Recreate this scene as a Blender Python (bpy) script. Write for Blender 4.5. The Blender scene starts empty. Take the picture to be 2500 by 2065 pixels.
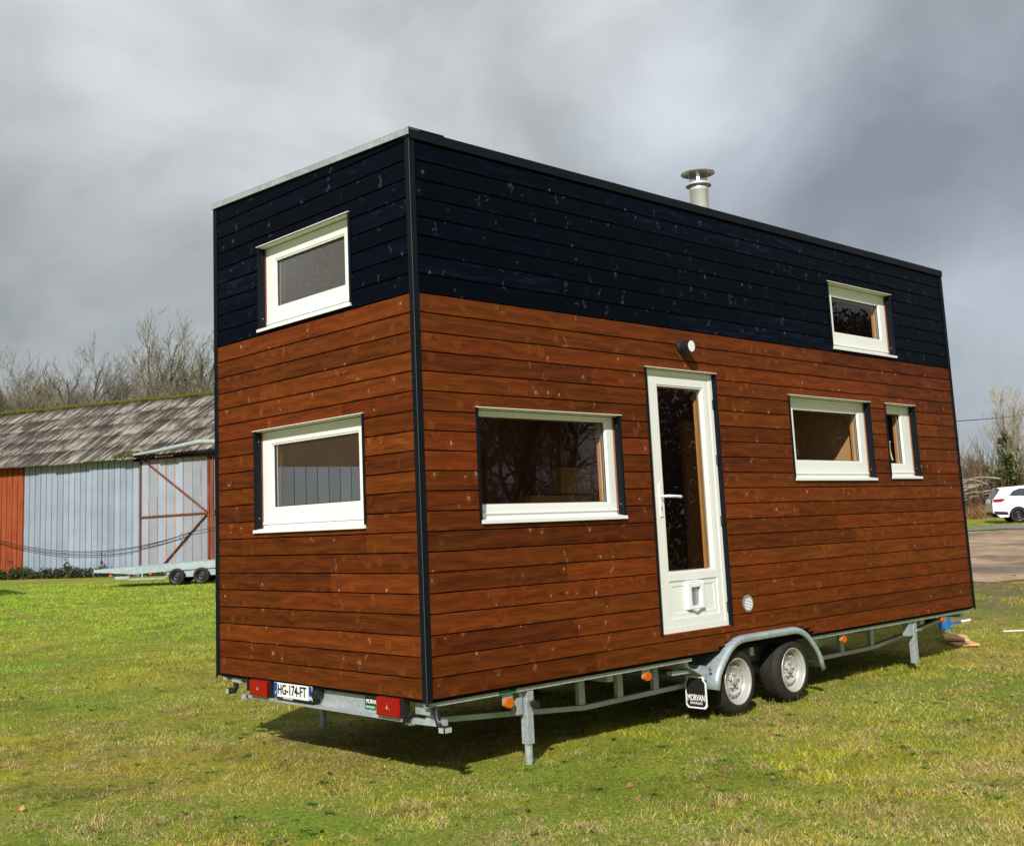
import bpy, bmesh, math, random
import numpy as np
from mathutils import Vector, Matrix, noise
random.seed(7); rng = np.random.default_rng(7)
S = bpy.context.scene
COL = S.collection
R = math.radians

# ------------------------------------------------------------------ materials
class NT:
    def __init__(s, name):
        s.m = bpy.data.materials.new(name); s.m.use_nodes = True
        s.t = s.m.node_tree; s.n = s.t.nodes; s.n.clear()
        s.out = s.n.new('ShaderNodeOutputMaterial')
    def add(s, typ, **kw):
        nd = s.n.new('ShaderNode' + typ)
        for k, v in kw.items():
            if k.startswith('i_'):
                key = k[2:].replace('_', ' ')
                sock = nd.inputs[int(key)] if key.isdigit() else nd.inputs[key]
                if isinstance(v, bpy.types.NodeSocket): s.t.links.new(v, sock)
                else: sock.default_value = v
            else: setattr(nd, k, v)
        return nd
    def link(s, a, b): s.t.links.new(a, b)
    def math(s, op, a, b=0.0, c=0.0, clamp=False):
        nd = s.n.new('ShaderNodeMath'); nd.operation = op; nd.use_clamp = clamp
        for i, v in enumerate((a, b, c)):
            if isinstance(v, bpy.types.NodeSocket): s.t.links.new(v, nd.inputs[i])
            else: nd.inputs[i].default_value = v
        return nd.outputs[0]
    def mix(s, f, a, b, blend='MIX'):
        nd = s.n.new('ShaderNodeMix'); nd.data_type = 'RGBA'; nd.blend_type = blend
        for i, v in ((0, f), (6, a), (7, b)):
            if isinstance(v, bpy.types.NodeSocket): s.t.links.new(v, nd.inputs[i])
            else: nd.inputs[i].default_value = (tuple(v) + (1,))[:4] if isinstance(v, (tuple, list)) else v
        return nd.outputs[2]
    def ramp(s, f, *stops):
        nd = s.n.new('ShaderNodeValToRGB'); e = nd.color_ramp.elements
        while len(e) < len(stops): e.new(0.5)
        for el, (p, c) in zip(e, stops):
            el.position = p
            el.color = (tuple(c) + (1,))[:4] if isinstance(c, (tuple, list)) else (c, c, c, 1)
        s.t.links.new(f, nd.inputs[0]); return nd.outputs[0]
    def coord(s, kind='Object', scale=(1, 1, 1), loc=(0, 0, 0), rot=(0, 0, 0)):
        tc = s.n.new('ShaderNodeTexCoord'); mp = s.n.new('ShaderNodeMapping')
        s.t.links.new(tc.outputs[kind], mp.inputs[0])
        mp.inputs['Scale'].default_value = scale; mp.inputs['Location'].default_value = loc
        mp.inputs['Rotation'].default_value = rot
        return mp.outputs[0]
    def noise(s, v, scale, detail=4, rough=0.55, dist=0.0, out=0):
        nd = s.add('TexNoise', i_Vector=v, i_Scale=scale, i_Detail=detail, i_Roughness=rough, i_Distortion=dist)
        return nd.outputs[out]
    def bump(s, h, strength=0.3, dist=0.01):
        return s.add('Bump', i_Height=h, i_Strength=strength, i_Distance=dist).outputs[0]
    def bsdf(s, color, rough=0.5, metal=0.0, normal=None, spec=0.5, **kw):
        nd = s.n.new('ShaderNodeBsdfPrincipled')
        def put(k, v):
            if isinstance(v, bpy.types.NodeSocket): s.t.links.new(v, nd.inputs[k])
            else: nd.inputs[k].default_value = (tuple(v) + (1,))[:4] if isinstance(v, (tuple, list)) else v
        put('Base Color', color); put('Roughness', rough); put('Metallic', metal); put('Specular IOR Level', spec)
        if normal is not None: s.t.links.new(normal, nd.inputs['Normal'])
        for k, v in kw.items(): put(k.replace('_', ' '), v)
        s.t.links.new(nd.outputs[0], s.out.inputs[0]); return nd

def plain(name, c, rough=0.5, metal=0.0, var=0.12, nscale=8.0, spec=0.5, bump=0.0):
    t = NT(name); v = t.coord()
    n = t.noise(v, nscale, 5)
    col = t.mix(t.math('MULTIPLY', n, 1.0), tuple(x * (1 - var) for x in c), tuple(min(1, x * (1 + var)) for x in c))
    nm = t.bump(t.noise(v, nscale * 6, 3), bump, 0.004) if bump else None
    r = t.math('MULTIPLY_ADD', t.noise(v, nscale * 1.7, 4), 0.25, rough - 0.12)
    t.bsdf(col, r, metal, nm, spec); return t.m

def wood_mat(name, dark, mid, light, knot, knot_amt, streak_amt, rough, spec, hi=.90):
    t = NT(name)
    at = t.add('Attribute', attribute_name='board'); sep = t.add('SeparateColor', i_0=at.outputs['Color'])
    tone, hue, top = sep.outputs[0], sep.outputs[1], sep.outputs[2]
    uv = t.coord('UV')
    # knots
    kv = t.add('VectorMath', operation='MULTIPLY', i_0=uv); kv.inputs[1].default_value = (7.5, 5.6, 1)
    vor = t.add('TexVoronoi', voronoi_dimensions='2D', i_Vector=kv.outputs[0], i_Scale=1.0, i_Randomness=0.9)
    ks = t.add('SeparateColor', i_0=vor.outputs['Color'])
    has = t.math('GREATER_THAN', ks.outputs[0], 1 - knot_amt)
    dk = t.math('ADD', vor.outputs['Distance'], t.math('MULTIPLY_ADD', t.noise(uv, 55, 3), .12, -.06))
    halo = t.math('MULTIPLY', t.math('SUBTRACT', 1.0, t.math('MULTIPLY', dk, 2.6, clamp=True)), has)
    size = t.math('MULTIPLY_ADD', t.math('POWER', ks.outputs[1], 2.0), 0.085, 0.012)
    core = t.math('MULTIPLY', t.math('LESS_THAN', dk, size), has)
    ring = t.math('MULTIPLY', t.math('LESS_THAN', dk, t.math('ADD', size, 0.035)), has)
    # grain: stretched noise, bent round the knots
    st = t.add('VectorMath', operation='MULTIPLY', i_0=uv); st.inputs[1].default_value = (1.3, 30, 1)
    cmb = t.add('CombineXYZ', i_Y=t.math('MULTIPLY', halo, 2.2))
    gv = t.add('VectorMath', operation='ADD', i_0=st.outputs[0], i_1=cmb.outputs[0])
    g1 = t.noise(gv.outputs[0], 1.6, 6, 0.6, 0.12)
    sepg = t.add('SeparateXYZ', i_0=gv.outputs[0])
    low = t.noise(uv, 1.7, 2, 0.5)
    rings = t.math('SINE', t.math('MULTIPLY_ADD', low, 16.0, t.math('MULTIPLY_ADD', sepg.outputs[1], 2.2, t.math('MULTIPLY', g1, 3.0))))
    rings = t.math('MULTIPLY_ADD', rings, 0.5, 0.5)
    g2v = t.add('VectorMath', operation='MULTIPLY', i_0=uv); g2v.inputs[1].default_value = (6, 260, 1)
    fine = t.noise(g2v.outputs[0], 1.0, 3, 0.6)
    f = t.math('ADD', t.math('MULTIPLY', g1, 0.50), t.math('MULTIPLY_ADD', rings, 0.10, 0.05))
    f = t.math('ADD', f, t.math('MULTIPLY_ADD', fine, 0.70, -0.32))
    f = t.math('ADD', f, t.math('MULTIPLY_ADD', tone, 0.15, -0.075))
    blotch = t.noise(uv, 3.1, 4, 0.6)
    f = t.math('ADD', f, t.math('MULTIPLY_ADD', blotch, 0.26, -0.11))
    col = t.ramp(f, (0.18, dark), (0.52, mid), (hi, light))
    col = t.mix(t.math('MULTIPLY', t.math('POWER', halo, 1.6), t.math('MULTIPLY', ks.outputs[2], 0.4)), col, light)
    col = t.mix(t.math('MULTIPLY', ring, 0.75), col, dark)
    col = t.mix(t.math('MULTIPLY', core, t.math('MULTIPLY_ADD', t.noise(uv, 70, 2), 1.6, -.25, clamp=True)), col, knot)
    # pale scuffs: short, mostly upright
    wv = t.add('VectorMath', operation='MULTIPLY', i_0=uv); wv.inputs[1].default_value = (11, 6.0, 1)
    wn = t.add('VectorMath', operation='SCALE', i_0=t.add('TexNoise', i_Vector=uv, i_Scale=17.0, i_Detail=3.0).outputs[1], i_Scale=1.9)
    wv2 = t.add('VectorMath', operation='ADD', i_0=wv.outputs[0], i_1=wn.outputs[0])
    v2 = t.add('TexVoronoi', voronoi_dimensions='2D', i_Vector=wv2.outputs[0], i_Scale=1.0)
    k2 = t.add('SeparateColor', i_0=v2.outputs['Color'])
    sc = t.math('MULTIPLY', t.math('GREATER_THAN', k2.outputs[0], 1 - streak_amt),
                t.math('SUBTRACT', 1.0, t.math('MULTIPLY', v2.outputs['Distance'], 6.0), clamp=True))
    sc = t.math('MULTIPLY', sc, t.math('MULTIPLY_ADD', t.noise(uv, 90, 3), 2.0, -0.35, clamp=True))
    col = t.mix(t.math('MULTIPLY', sc, 0.75), col, knot)
    hs = t.add('HueSaturation', i_Color=col, i_Hue=t.math('MULTIPLY_ADD', hue, 0.007, 0.4965), i_Value=t.math('MULTIPLY_ADD', tone, 0.22, 0.89))
    h = t.math('ADD', t.math('MULTIPLY', g1, 0.7), t.math('MULTIPLY', fine, 0.4))
    nm = t.bump(h, 0.35, 0.0025)
    ro = t.math('MULTIPLY_ADD', t.noise(uv, 9, 4), 0.3, rough - 0.15)
    t.bsdf(hs.outputs[0], ro, 0, nm, spec); return t.m

M = {}
M['brown'] = wood_mat('stained_wood', (.042, .0084, .0012), (.142, .0305, .0040), (.30, .080, .011), (.44, .23, .15), 0.40, 0.07, 0.55, 0.14)
M['navy'] = wood_mat('navy_stained_wood', (.0004, .0011, .0030), (.0009, .0026, .0080), (.011, .019, .036), (.075, .095, .125), 0.26, 0.18, 0.5, 0.06, .70)
M['trim'] = plain('anthracite_trim', (.0045, .007, .011), .5, 0, .15, spec=.14)
M['white'] = plain('white_pvc', (.76, .775, .745), .3, 0, .03, 5)
M['whiteb'] = plain('white_plastic', (.80, .82, .90), .25, 0, .03)
M['black'] = plain('black_plastic', (.012, .012, .013), .45)
M['rubber'] = plain('tyre_rubber', (.022, .019, .016), .75, 0, .5, 14, .3, .3)
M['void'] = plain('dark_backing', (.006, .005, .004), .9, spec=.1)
M['inner'] = plain('interior_wood', (.34, .12, .04), .55, 0, .25, 3)
M['tan'] = plain('bare_wood_reveal', (.55, .30, .13), .6, 0, .15, 9)
M['rawwood'] = plain('raw_plank_wood', (.62, .36, .15), .7, 0, .18, 12, bump=.2)
M['teal'] = plain('teal_paint', (.03, .16, .22), .45)
M['amber'] = plain('amber_lens', (.55, .12, .008), .2, 0, .2, 40)
M['red'] = plain('red_lens', (.27, .003, .003), .14, 0, .25, 60)
M['clear'] = plain('clear_lens', (.38, .39, .40), .15, 0, .2, 60)
M['blue'] = plain('blue_paint', (.02, .17, .42), .4, 0, .2, 10)
M['bluegrip'] = plain('blue_grip', (.02, .08, .45), .4)
M['platewhite'] = plain('plate_white', (.75, .77, .76), .3, 0, .04)
M['ink'] = plain('black_ink', (.008, .008, .01), .5)
M['letterwhite'] = plain('white_print', (.8, .8, .8), .5, 0, .03)
M['plateblue'] = plain('plate_blue', (.01, .05, .28), .3)
M['green'] = plain('sticker_green', (.01, .16, .05), .4)
M['carwhite'] = plain('white_car_paint', (.78, .80, .82), .18, 0, .02, spec=.6)
M['carglass'] = plain('car_window_glass', (.03, .04, .045), .05, 0, .2, spec=.9)
M['stick'] = plain('white_painted_wood', (.75, .74, .7), .6, 0, .1)
M['steelbright'] = plain('polished_steel', (.75, .76, .76), .16, 1, .05, 30)
M['steelgrey'] = plain('grey_bare_steel', (.45, .45, .44), .45, .8, .2, 20)

def galv(name, c1, c2, metal=.35, rough=.42, scale=9):
    t = NT(name); v = t.coord()
    vo = t.add('TexVoronoi', i_Vector=v, i_Scale=scale * 5.0)
    n = t.noise(v, scale * .35, 5, .6)
    cs = t.add('SeparateColor', i_0=vo.outputs['Color'])
    f = t.math('ADD', t.math('MULTIPLY', cs.outputs[0], .3), t.math('MULTIPLY', n, .8))
    col = t.ramp(f, (.25, c1), (.8, c2))
    t.bsdf(col, t.math('MULTIPLY_ADD', n, .3, rough - .15), metal); return t.m
M['galv'] = galv('galvanised_steel', (.30, .34, .36), (.50, .55, .57), .35, .4)
M['fender'] = galv('galvanised_fender', (.36, .44, .48), (.60, .68, .72), .55, .3)
M['rim'] = plain('silver_rim_paint', (.50, .50, .47), .35, .35, .08, 14)
M['chassis2'] = galv('galvanised_chassis', (.26, .34, .36), (.42, .50, .53), .2, .45, 2)

def sheet_mat():
    t = NT('galvanised_cladding'); v = t.coord('Object', (1, 1, 1))
    big = t.noise(v, .5, 5, .6); sp = t.noise(t.coord('Object', (6, 6, 1.2)), 2.0, 5, .7)
    at = t.add('Attribute', attribute_name='board'); se = t.add('SeparateColor', i_0=at.outputs['Color'])
    f = t.math('ADD', t.math('MULTIPLY', big, .6), t.math('MULTIPLY', sp, .35))
    f = t.math('ADD', f, t.math('MULTIPLY_ADD', se.outputs[0], .25, -.12))
    col = t.ramp(f, (.25, (.21, .25, .305)), (.75, (.37, .43, .525)))
    rust = t.math('GREATER_THAN', t.noise(v, 1.9, 3), .74)
    col = t.mix(t.math('MULTIPLY', rust, .3), col, (.3, .16, .08))
    t.bsdf(col, .5, .12); return t.m
M['sheet'] = sheet_mat()
def rust_mat(name, a, b, c):
    t = NT(name); n = t.noise(t.coord('Object', (3, 3, .5)), 1.5, 6, .65)
    col = t.ramp(n, (.28, a), (.5, b), (.72, c)); t.bsdf(col, .75, 0); return t.m
M['rustsheet'] = rust_mat('rusty_sheet', (.10, .016, .004), (.27, .046, .007), (.25, .065, .02))
M['rust'] = rust_mat('rusty_iron', (.08, .018, .009), (.16, .038, .014), (.26, .075, .025))
M['ribwood'] = rust_mat('weathered_batten', (.32, .12, .04), (.42, .22, .10), (.55, .40, .25))

def glass_mat(name, tint, ior, rough=0.0, dirt=.0):
    t = NT(name); v = t.coord()
    tr = t.add('BsdfTransparent', i_Color=tint + (1,)); gl = t.add('BsdfGlossy', i_Roughness=rough)
    gl.inputs[0].default_value = (1, 1, 1, 1)
    geo = t.add('NewGeometry'); dt = t.add('VectorMath', operation='DOT_PRODUCT', i_0=geo.outputs['Incoming'], i_1=geo.outputs['True Normal'])
    f0 = ((ior - 1) / (ior + 1)) ** 2; cs_ = t.math('ABSOLUTE', dt.outputs['Value'])
    frf = t.math('MULTIPLY_ADD', t.math('POWER', t.math('SUBTRACT', 1.0, cs_, clamp=True), 5.0), 1 - f0, f0)
    wob = t.bump(t.noise(v, 1.0, 1), .0012, .01); t.link(wob, gl.inputs['Normal'])
    mx = t.add('MixShader', i_0=frf, i_1=tr.outputs[0], i_2=gl.outputs[0])
    sp = t.noise(v, 160, 3, .7)
    df = t.add('BsdfDiffuse'); df.inputs[0].default_value = (.55, .53, .52, 1)
    d = t.math('MULTIPLY_ADD', t.ramp(sp, (.55, 0.0), (.75, 1.0)), dirt * 2.5, dirt * .5)
    m2 = t.add('MixShader', i_0=d, i_1=mx.outputs[0], i_2=df.outputs[0])
    t.link(m2.outputs[0], t.out.inputs[0]); return t.m
M['glass'] = glass_mat('window_glass', (.85, .76, .62), 1.66, 0, .005)
M['glassdirty'] = glass_mat('rain_specked_glass', (.55, .5, .42), 4.6, 0.0, .04)
M['glassfrost'] = glass_mat('screened_glass', (.30, .29, .31), 2.5, .12, .24)

# ------------------------------------------------------------------ helpers
def link(o, parent=None):
    COL.objects.link(o)
    if parent is not None: o.parent = parent
    return o
def tag(o, label=None, cat=None, group=None, kind=None):
    if label: o['label'] = label
    if cat: o['category'] = cat
    if group: o['group'] = group
    if kind: o['kind'] = kind
    return o
def empty(name, loc=(0, 0, 0), rz=0, parent=None):
    o = bpy.data.objects.new(name, None); o.location = loc; o.rotation_euler = (0, 0, rz); o.empty_display_size = .2
    return link(o, parent)

class MB:
    """collects quads, boxes, tubes into one mesh"""
    def __init__(s, T=None): s.v = []; s.f = []; s.uv = []; s.col = []; s.mi = []; s.T = T; s.cur = (.5, .5, 0); s.m = 0
    def vert(s, p):
        s.v.append(tuple(s.T(p)) if s.T else tuple(p)); return len(s.v) - 1
    def face(s, idx, uvs=None):
        s.f.append(tuple(idx)); s.uv.append(uvs); s.col.append(s.cur); s.mi.append(s.m)
    def quad(s, *ps, uv=None): s.face([s.vert(p) for p in ps], uv)
    def box(s, a, b):
        (x0, y0, z0), (x1, y1, z1) = a, b
        i = [s.vert((x, y, z)) for z in (z0, z1) for y in (y0, y1) for x in (x0, x1)]
        for q in ((0, 1, 3, 2), (4, 6, 7, 5), (0, 4, 5, 1), (2, 3, 7, 6), (0, 2, 6, 4), (1, 5, 7, 3)): s.face([i[k] for k in q])
        return s
    def prism(s, poly, e0, e1, axis=1):
        """poly: 2-D points in the plane perpendicular to axis, extruded e0..e1"""
        def P(p, e):
            return (e, p[0], p[1]) if axis == 0 else ((p[0], e, p[1]) if axis == 1 else (p[0], p[1], e))
        A = [s.vert(P(p, e0)) for p in poly]; B = [s.vert(P(p, e1)) for p in poly]; n = len(poly)
        s.face(A); s.face(B[::-1])
        for i in range(n): j = (i + 1) % n; s.face((A[i], B[i], B[j], A[j]))
        return s
    def bar(s, p, q, w, h=None, up=(0, 0, 1)):
        h = h or w; p = Vector(p); q = Vector(q); d = (q - p).normalized(); u = Vector(up)
        if abs(d.dot(u)) > .98: u = Vector((1, 0, 0))
        a = d.cross(u).normalized() * w / 2; b = a.cross(d).normalized() * h / 2
        i = [s.vert(x) for e in (p, q) for x in (e - a - b, e + a - b, e + a + b, e - a + b)]
        for k in ((0, 1, 2, 3), (7, 6, 5, 4), (0, 4, 5, 1), (1, 5, 6, 2), (2, 6, 7, 3), (3, 7, 4, 0)): s.face([i[x] for x in k])
        return s
    def tube(s, pts, rad, n=10, cap=True):
        pts = [Vector(p) for p in pts]; m = len(pts)
        if not isinstance(rad, (list, tuple)): rad = [rad] * m
        prev = None; rings = []; ref = None
        for i, p in enumerate(pts):
            d = (pts[min(i + 1, m - 1)] - pts[max(i - 1, 0)]).normalized()
            if ref is None:
                ref = Vector((0, 0, 1)) if abs(d.z) < .9 else Vector((1, 0, 0))
            a = d.cross(ref).normalized(); b = d.cross(a); ref = b.cross(d).normalized() if False else ref
            rings.append([s.vert(p + (a * math.cos(2 * math.pi * k / n) + b * math.sin(2 * math.pi * k / n)) * rad[i]) for k in range(n)])
        for r0, r1 in zip(rings, rings[1:]):
            for k in range(n): s.face((r0[k], r0[(k + 1) % n], r1[(k + 1) % n], r1[k]))
        if cap and n > 3: s.face(rings[0][::-1]); s.face(rings[-1])
        return s
    def lathe(s, prof, c, axis='z', n=32, closed=False):
        rings = []
        for r, h in prof:
            ring = []
            for k in range(n):
                a = 2 * math.pi * k / n; x, y = r * math.cos(a), r * math.sin(a)
                p = (x, y, h) if axis == 'z' else ((x, h, y) if axis == 'y' else (h, x, y))
                ring.append(s.vert((c[0] + p[0], c[1] + p[1], c[2] + p[2])))
            rings.append(ring)
        if closed: rings.append(rings[0])
        for r0, r1 in zip(rings, rings[1:]):
            for k in range(n): s.face((r0[k], r0[(k + 1) % n], r1[(k + 1) % n], r1[k]))
        return s
    def build(s, name, mats, parent=None, smooth=False, recalc=True, bevel=0, solid=0):
        me = bpy.data.meshes.new(name); me.from_pydata(s.v, [], s.f)
        for m in (mats if isinstance(mats, (list, tuple)) else [mats]): me.materials.append(M[m] if isinstance(m, str) else m)
        me.polygons.foreach_set('material_index', s.mi)
        if any(u is not None for u in s.uv):
            L = me.uv_layers.new(name='UVMap'); k = 0
            for f, u in zip(s.f, s.uv):
                for j in range(len(f)):
                    L.data[k].uv = u[j] if u else (0, 0); k += 1
        if any(c != (.5, .5, 0) for c in s.col):
            A = me.color_attributes.new('board', 'FLOAT_COLOR', 'CORNER'); k = 0
            for f, c in zip(s.f, s.col):
                for j in range(len(f)): A.data[k].color = (c[0], c[1], c[2], 1); k += 1
        if recalc:
            bm = bmesh.new(); bm.from_mesh(me); bmesh.ops.recalc_face_normals(bm, faces=bm.faces); bm.to_mesh(me); bm.free()
        me.validate(); me.update()
        o = link(bpy.data.objects.new(name, me), parent)
        if smooth:
            for p in me.polygons: p.use_smooth = True
            try:
                me.set_sharp_from_angle(angle=R(40))
            except Exception: pass
        if bevel:
            b = o.modifiers.new('bevel', 'BEVEL'); b.width = bevel; b.segments = 2; b.limit_method = 'ANGLE'; b.angle_limit = R(50)
        if solid:
            b = o.modifiers.new('solid', 'SOLIDIFY'); b.thickness = solid; b.offset = 0
        return o

def text(body, size, mat, origin, right, up, parent, name='lettering', sx=1.0, bold=0.0, align='LEFT', thick=.001, spacing=1.0):
    cu = bpy.data.curves.new(name, 'FONT'); cu.body = body; cu.size = size; cu.align_x = align; cu.align_y = 'CENTER'
    cu.extrude = thick; cu.offset = bold; cu.space_character = spacing; cu.resolution_u = 3
    tmp = bpy.data.objects.new('tmp', cu); COL.objects.link(tmp)
    dg = bpy.context.evaluated_depsgraph_get(); dg.update()
    me = bpy.data.meshes.new_from_object(tmp.evaluated_get(dg)); bpy.data.objects.remove(tmp)
    me.materials.clear(); me.materials.append(M[mat])
    r = Vector(right).normalized(); u = Vector(up).normalized(); n = r.cross(u)
    X = Matrix(((r.x * sx, u.x, n.x, origin[0]), (r.y * sx, u.y, n.y, origin[1]), (r.z * sx, u.z, n.z, origin[2]), (0, 0, 0, 1)))
    me.transform(X); me.name = name
    return link(bpy.data.objects.new(name, me), parent)

# ------------------------------------------------------------------ camera, sun, sky
CAM = Vector((-4.552, -5.4728, 1.0397))
FW = Vector((.66939, .74291, 0)); RT = Vector((.74291, -.66939, 0))
cam = bpy.data.objects.new('camera', bpy.data.cameras.new('camera')); COL.objects.link(cam)
cam.location = CAM; cam.rotation_euler = (1.71782, .0398228, -.733385)
cam.data.sensor_width = 36; cam.data.lens = 2730.5 / 2500 * 36
cam.data.shift_x = (1250 - 1138.79) / 2500; cam.data.shift_y = (886.09 - 1032.5) / 2500
cam.data.clip_end = 3000; cam.data.clip_start = .05
S.camera = cam
def at(px, d):
    """ground-plan point seen at picture column px (of 2500), d metres ahead"""
    p = CAM + FW * d + RT * d * (px - 1139 + (-10 if px < 700 else 12 if px > 2200 else 0)) / 2730
    return p.x, p.y

sd = Vector((-.61, -.42, .53)).normalized()
sun = bpy.data.objects.new('sun', bpy.data.lights.new('sun', 'SUN')); COL.objects.link(sun)
sun.data.energy = 5.0; sun.data.angle = R(.53); sun.data.color = (1, .955, .89)
sun.rotation_euler = sd.to_track_quat('Z', 'Y').to_euler(); sun.location = (-20, -15, 25)

W = bpy.data.worlds.new('World'); S.world = W; W.use_nodes = True
wt = NT.__new__(NT); wt.t = W.node_tree; wt.n = wt.t.nodes; wt.n.clear()
wo = wt.n.new('ShaderNodeOutputWorld'); bg = wt.n.new('ShaderNodeBackground'); wt.link(bg.outputs[0], wo.inputs[0])
sky = wt.add('TexSky', sky_type='NISHITA', sun_disc=False)
sky.sun_elevation = math.asin(sd.z); sky.sun_rotation = math.atan2(sd.x, sd.y)
tc = wt.n.new('ShaderNodeTexCoord'); dirv = tc.outputs['Generated']
def dotmask(v, lo, hi):
    v = Vector(v).normalized()
    d = wt.add('VectorMath', operation='DOT_PRODUCT', i_0=dirv); d.inputs[1].default_value = v
    mr = wt.add('MapRange', i_Value=d.outputs['Value']); mr.interpolation_type = 'SMOOTHSTEP'
    mr.inputs[1].default_value = lo; mr.inputs[2].default_value = hi
    return mr.outputs[0]
def skydir(px, py):
    x = (px - 1138.8) / 2730.5; y = -(py - 886.1) / 2730.5
    return cam.rotation_euler.to_matrix() @ Vector((x, y, -1))
vm = wt.add('Mapping', i_0=dirv); vm.inputs['Scale'].default_value = (1, 1, 1.25)
warp = wt.noise(vm.outputs[0], 2.6, 4, .5, out=1)
wv = wt.add('VectorMath', operation='SCALE', i_0=warp, i_Scale=.30)
va = wt.add('VectorMath', operation='ADD', i_0=vm.outputs[0], i_1=wv.outputs[0])
n1 = wt.noise(va.outputs[0], 2.9, 7, .48)
n2 = wt.noise(va.outputs[0], 9.0, 6, .5)
cl = wt.math('ADD', wt.math('MULTIPLY', n1, .72), wt.math('MULTIPLY', n2, .28))
def bank(v, lo, hi, amt, d):
    """add d to the cloud density value inside a soft region"""
    global cl
    cl = wt.math('ADD', cl, wt.math('MULTIPLY', dotmask(v, lo, hi), d * amt))
bank(skydir(650, 150), .955, .998, 1, .10); bank(skydir(60, 120), .975, .999, 1, .07); bank(skydir(1720, 40), .984, .9985, 1, .24)
bank(skydir(1220, 60), .988, .999, 1, -.10); bank(skydir(150, 560), .975, .998, 1, -.05); bank(skydir(2150, 420), .93, .995, 1, -.045); bank(skydir(2300, 700), .975, .997, 1, -.05)
bank(skydir(2440, 960), .988, .999, 1, .16)
cc = wt.ramp(cl, (.34, (.27, .29, .305)), (.47, (.385, .41, .42)), (.58, (.51, .54, .55)), (.74, (.70, .73, .74)))
blue = dotmask(skydir(2450, 750), .90, .99)
cc = wt.mix(wt.math('MULTIPLY', blue, .8), cc, wt.mix(1.0, cc, (.90, .945, 1.05), 'MULTIPLY'))
skys = wt.mix(1.0, sky.outputs[0], (.1, .1, .1), 'MULTIPLY')
fin = wt.mix(.93, skys, cc)
wt.link(fin, bg.inputs[0]); bg.inputs[1].default_value = 1.0
S.view_settings.view_transform = 'Standard'; S.view_settings.look = 'None'
S.view_settings.exposure = 0.08; S.view_settings.gamma = 1.0

# ------------------------------------------------------------------ ground
def sm(a, b, x):
    t = min(1, max(0, (x - a) / (b - a))); return t * t * (3 - 2 * t)
def hgt(x, y):
    dx, dy = x - CAM.x, y - CAM.y
    az = math.degrees(math.atan2(dy, dx)); d = math.hypot(dx, dy)
    dd = dx * FW.x + dy * FW.y
    k = 1 - sm(44, 58, az); k *= sm(-60, -20, az)
    z = -.53 + .0262 * max(0, min(dd, 52) - 11.3) * k
    n = noise.noise(Vector((x * .45, y * .45, 0))) * .03 + noise.noise(Vector((x * 1.7, y * 1.7, 3))) * .012
    damp = 1.0 if d > 7 else .9
    if -1.0 < x < 8.5 and -1.0 < y < 3.4: n *= .35
    return z + n * damp - .006
def ground():
    rs = [0]; r = .35
    while r < 900: rs.append(r); r += max(.13, r * .018) if r > 1 else .15
    NA = 420; v = [(1.5, 0, hgt(1.5, 0))]; f = []
    for r in rs[1:]:
        for k in range(NA):
            a = 2 * math.pi * k / NA; x, y = 1.5 + r * math.cos(a), r * math.sin(a); v.append((x, y, hgt(x, y)))
    for k in range(NA): f.append((0, 1 + k, 1 + (k + 1) % NA))
    for i in range(len(rs) - 2):
        b = 1 + i * NA
        for k in range(NA): f.append((b + k, b + NA + k, b + NA + (k + 1) % NA, b + (k + 1) % NA))
    me = bpy.data.meshes.new('ground'); me.from_pydata(v, [], f)
    for p in me.polygons: p.use_smooth = True
    t = NT('meadow_ground'); c = t.coord()
    big = t.noise(c, .28, 4, .6); mid = t.noise(c, 1.6, 5, .65); fine = t.noise(c, 26, 6, .75); vf = t.noise(c, 120, 4, .7)
    g = t.ramp(mid, (.30, (.20, .21, .028)), (.48, (.29, .285, .036)), (.68, (.43, .37, .034)))
    g2 = t.mix(t.ramp(big, (.42, 0.0), (.6, 1.0)), g, (.18, .27, .026))
    dry = t.ramp(t.noise(t.coord('Object', (1, 1, 1), (9, 4, 0)), .9, 6, .7), (.52, 0.0), (.68, 1.0))
    g3 = t.mix(t.math('MULTIPLY', dry, .7), g2, (.30, .21, .085))
    earth = t.ramp(t.noise(t.coord('Object', (1, 1, 1), (3, 14, 0)), 1.3, 6, .75), (.56, 0.0), (.66, 1.0))
    g4 = t.mix(t.math('MULTIPLY', earth, .65), g3, (.10, .065, .03))
    g5 = t.mix(t.ramp(fine, (.34, .8), (.54, 0.0)), g4, (.045, .042, .012))
    # muddy, trampled ground beyond the front of the house
    sep = t.add('SeparateXYZ', i_0=c)
    mz = t.add('VectorMath', operation='DISTANCE', i_0=c); mz.inputs[1].default_value = (16.0, 2.9, -.4)
    mud = t.math('MULTIPLY', t.ramp(t.math('DIVIDE', mz.outputs['Value'], 9.0), (.30, 1.0), (.80, 0.0)), t.ramp(t.noise(c, .8, 6, .7), (.38, 0.0), (.50, 1.0)))
    g6 = t.mix(t.math('MULTIPLY', mud, .85), g5, t.mix(t.noise(c, 5, 5), (.07, .045, .026), (.22, .155, .10)))
    hh = t.math('ADD', t.math('MULTIPLY', fine, .6), t.math('MULTIPLY', vf, .4))
    t.bsdf(g6, .95, 0, t.bump(hh, .8, .03), .15)
    me.materials.append(t.m)
    return tag(link(bpy.data.objects.new('ground', me)), kind='structure')
ground()

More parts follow.
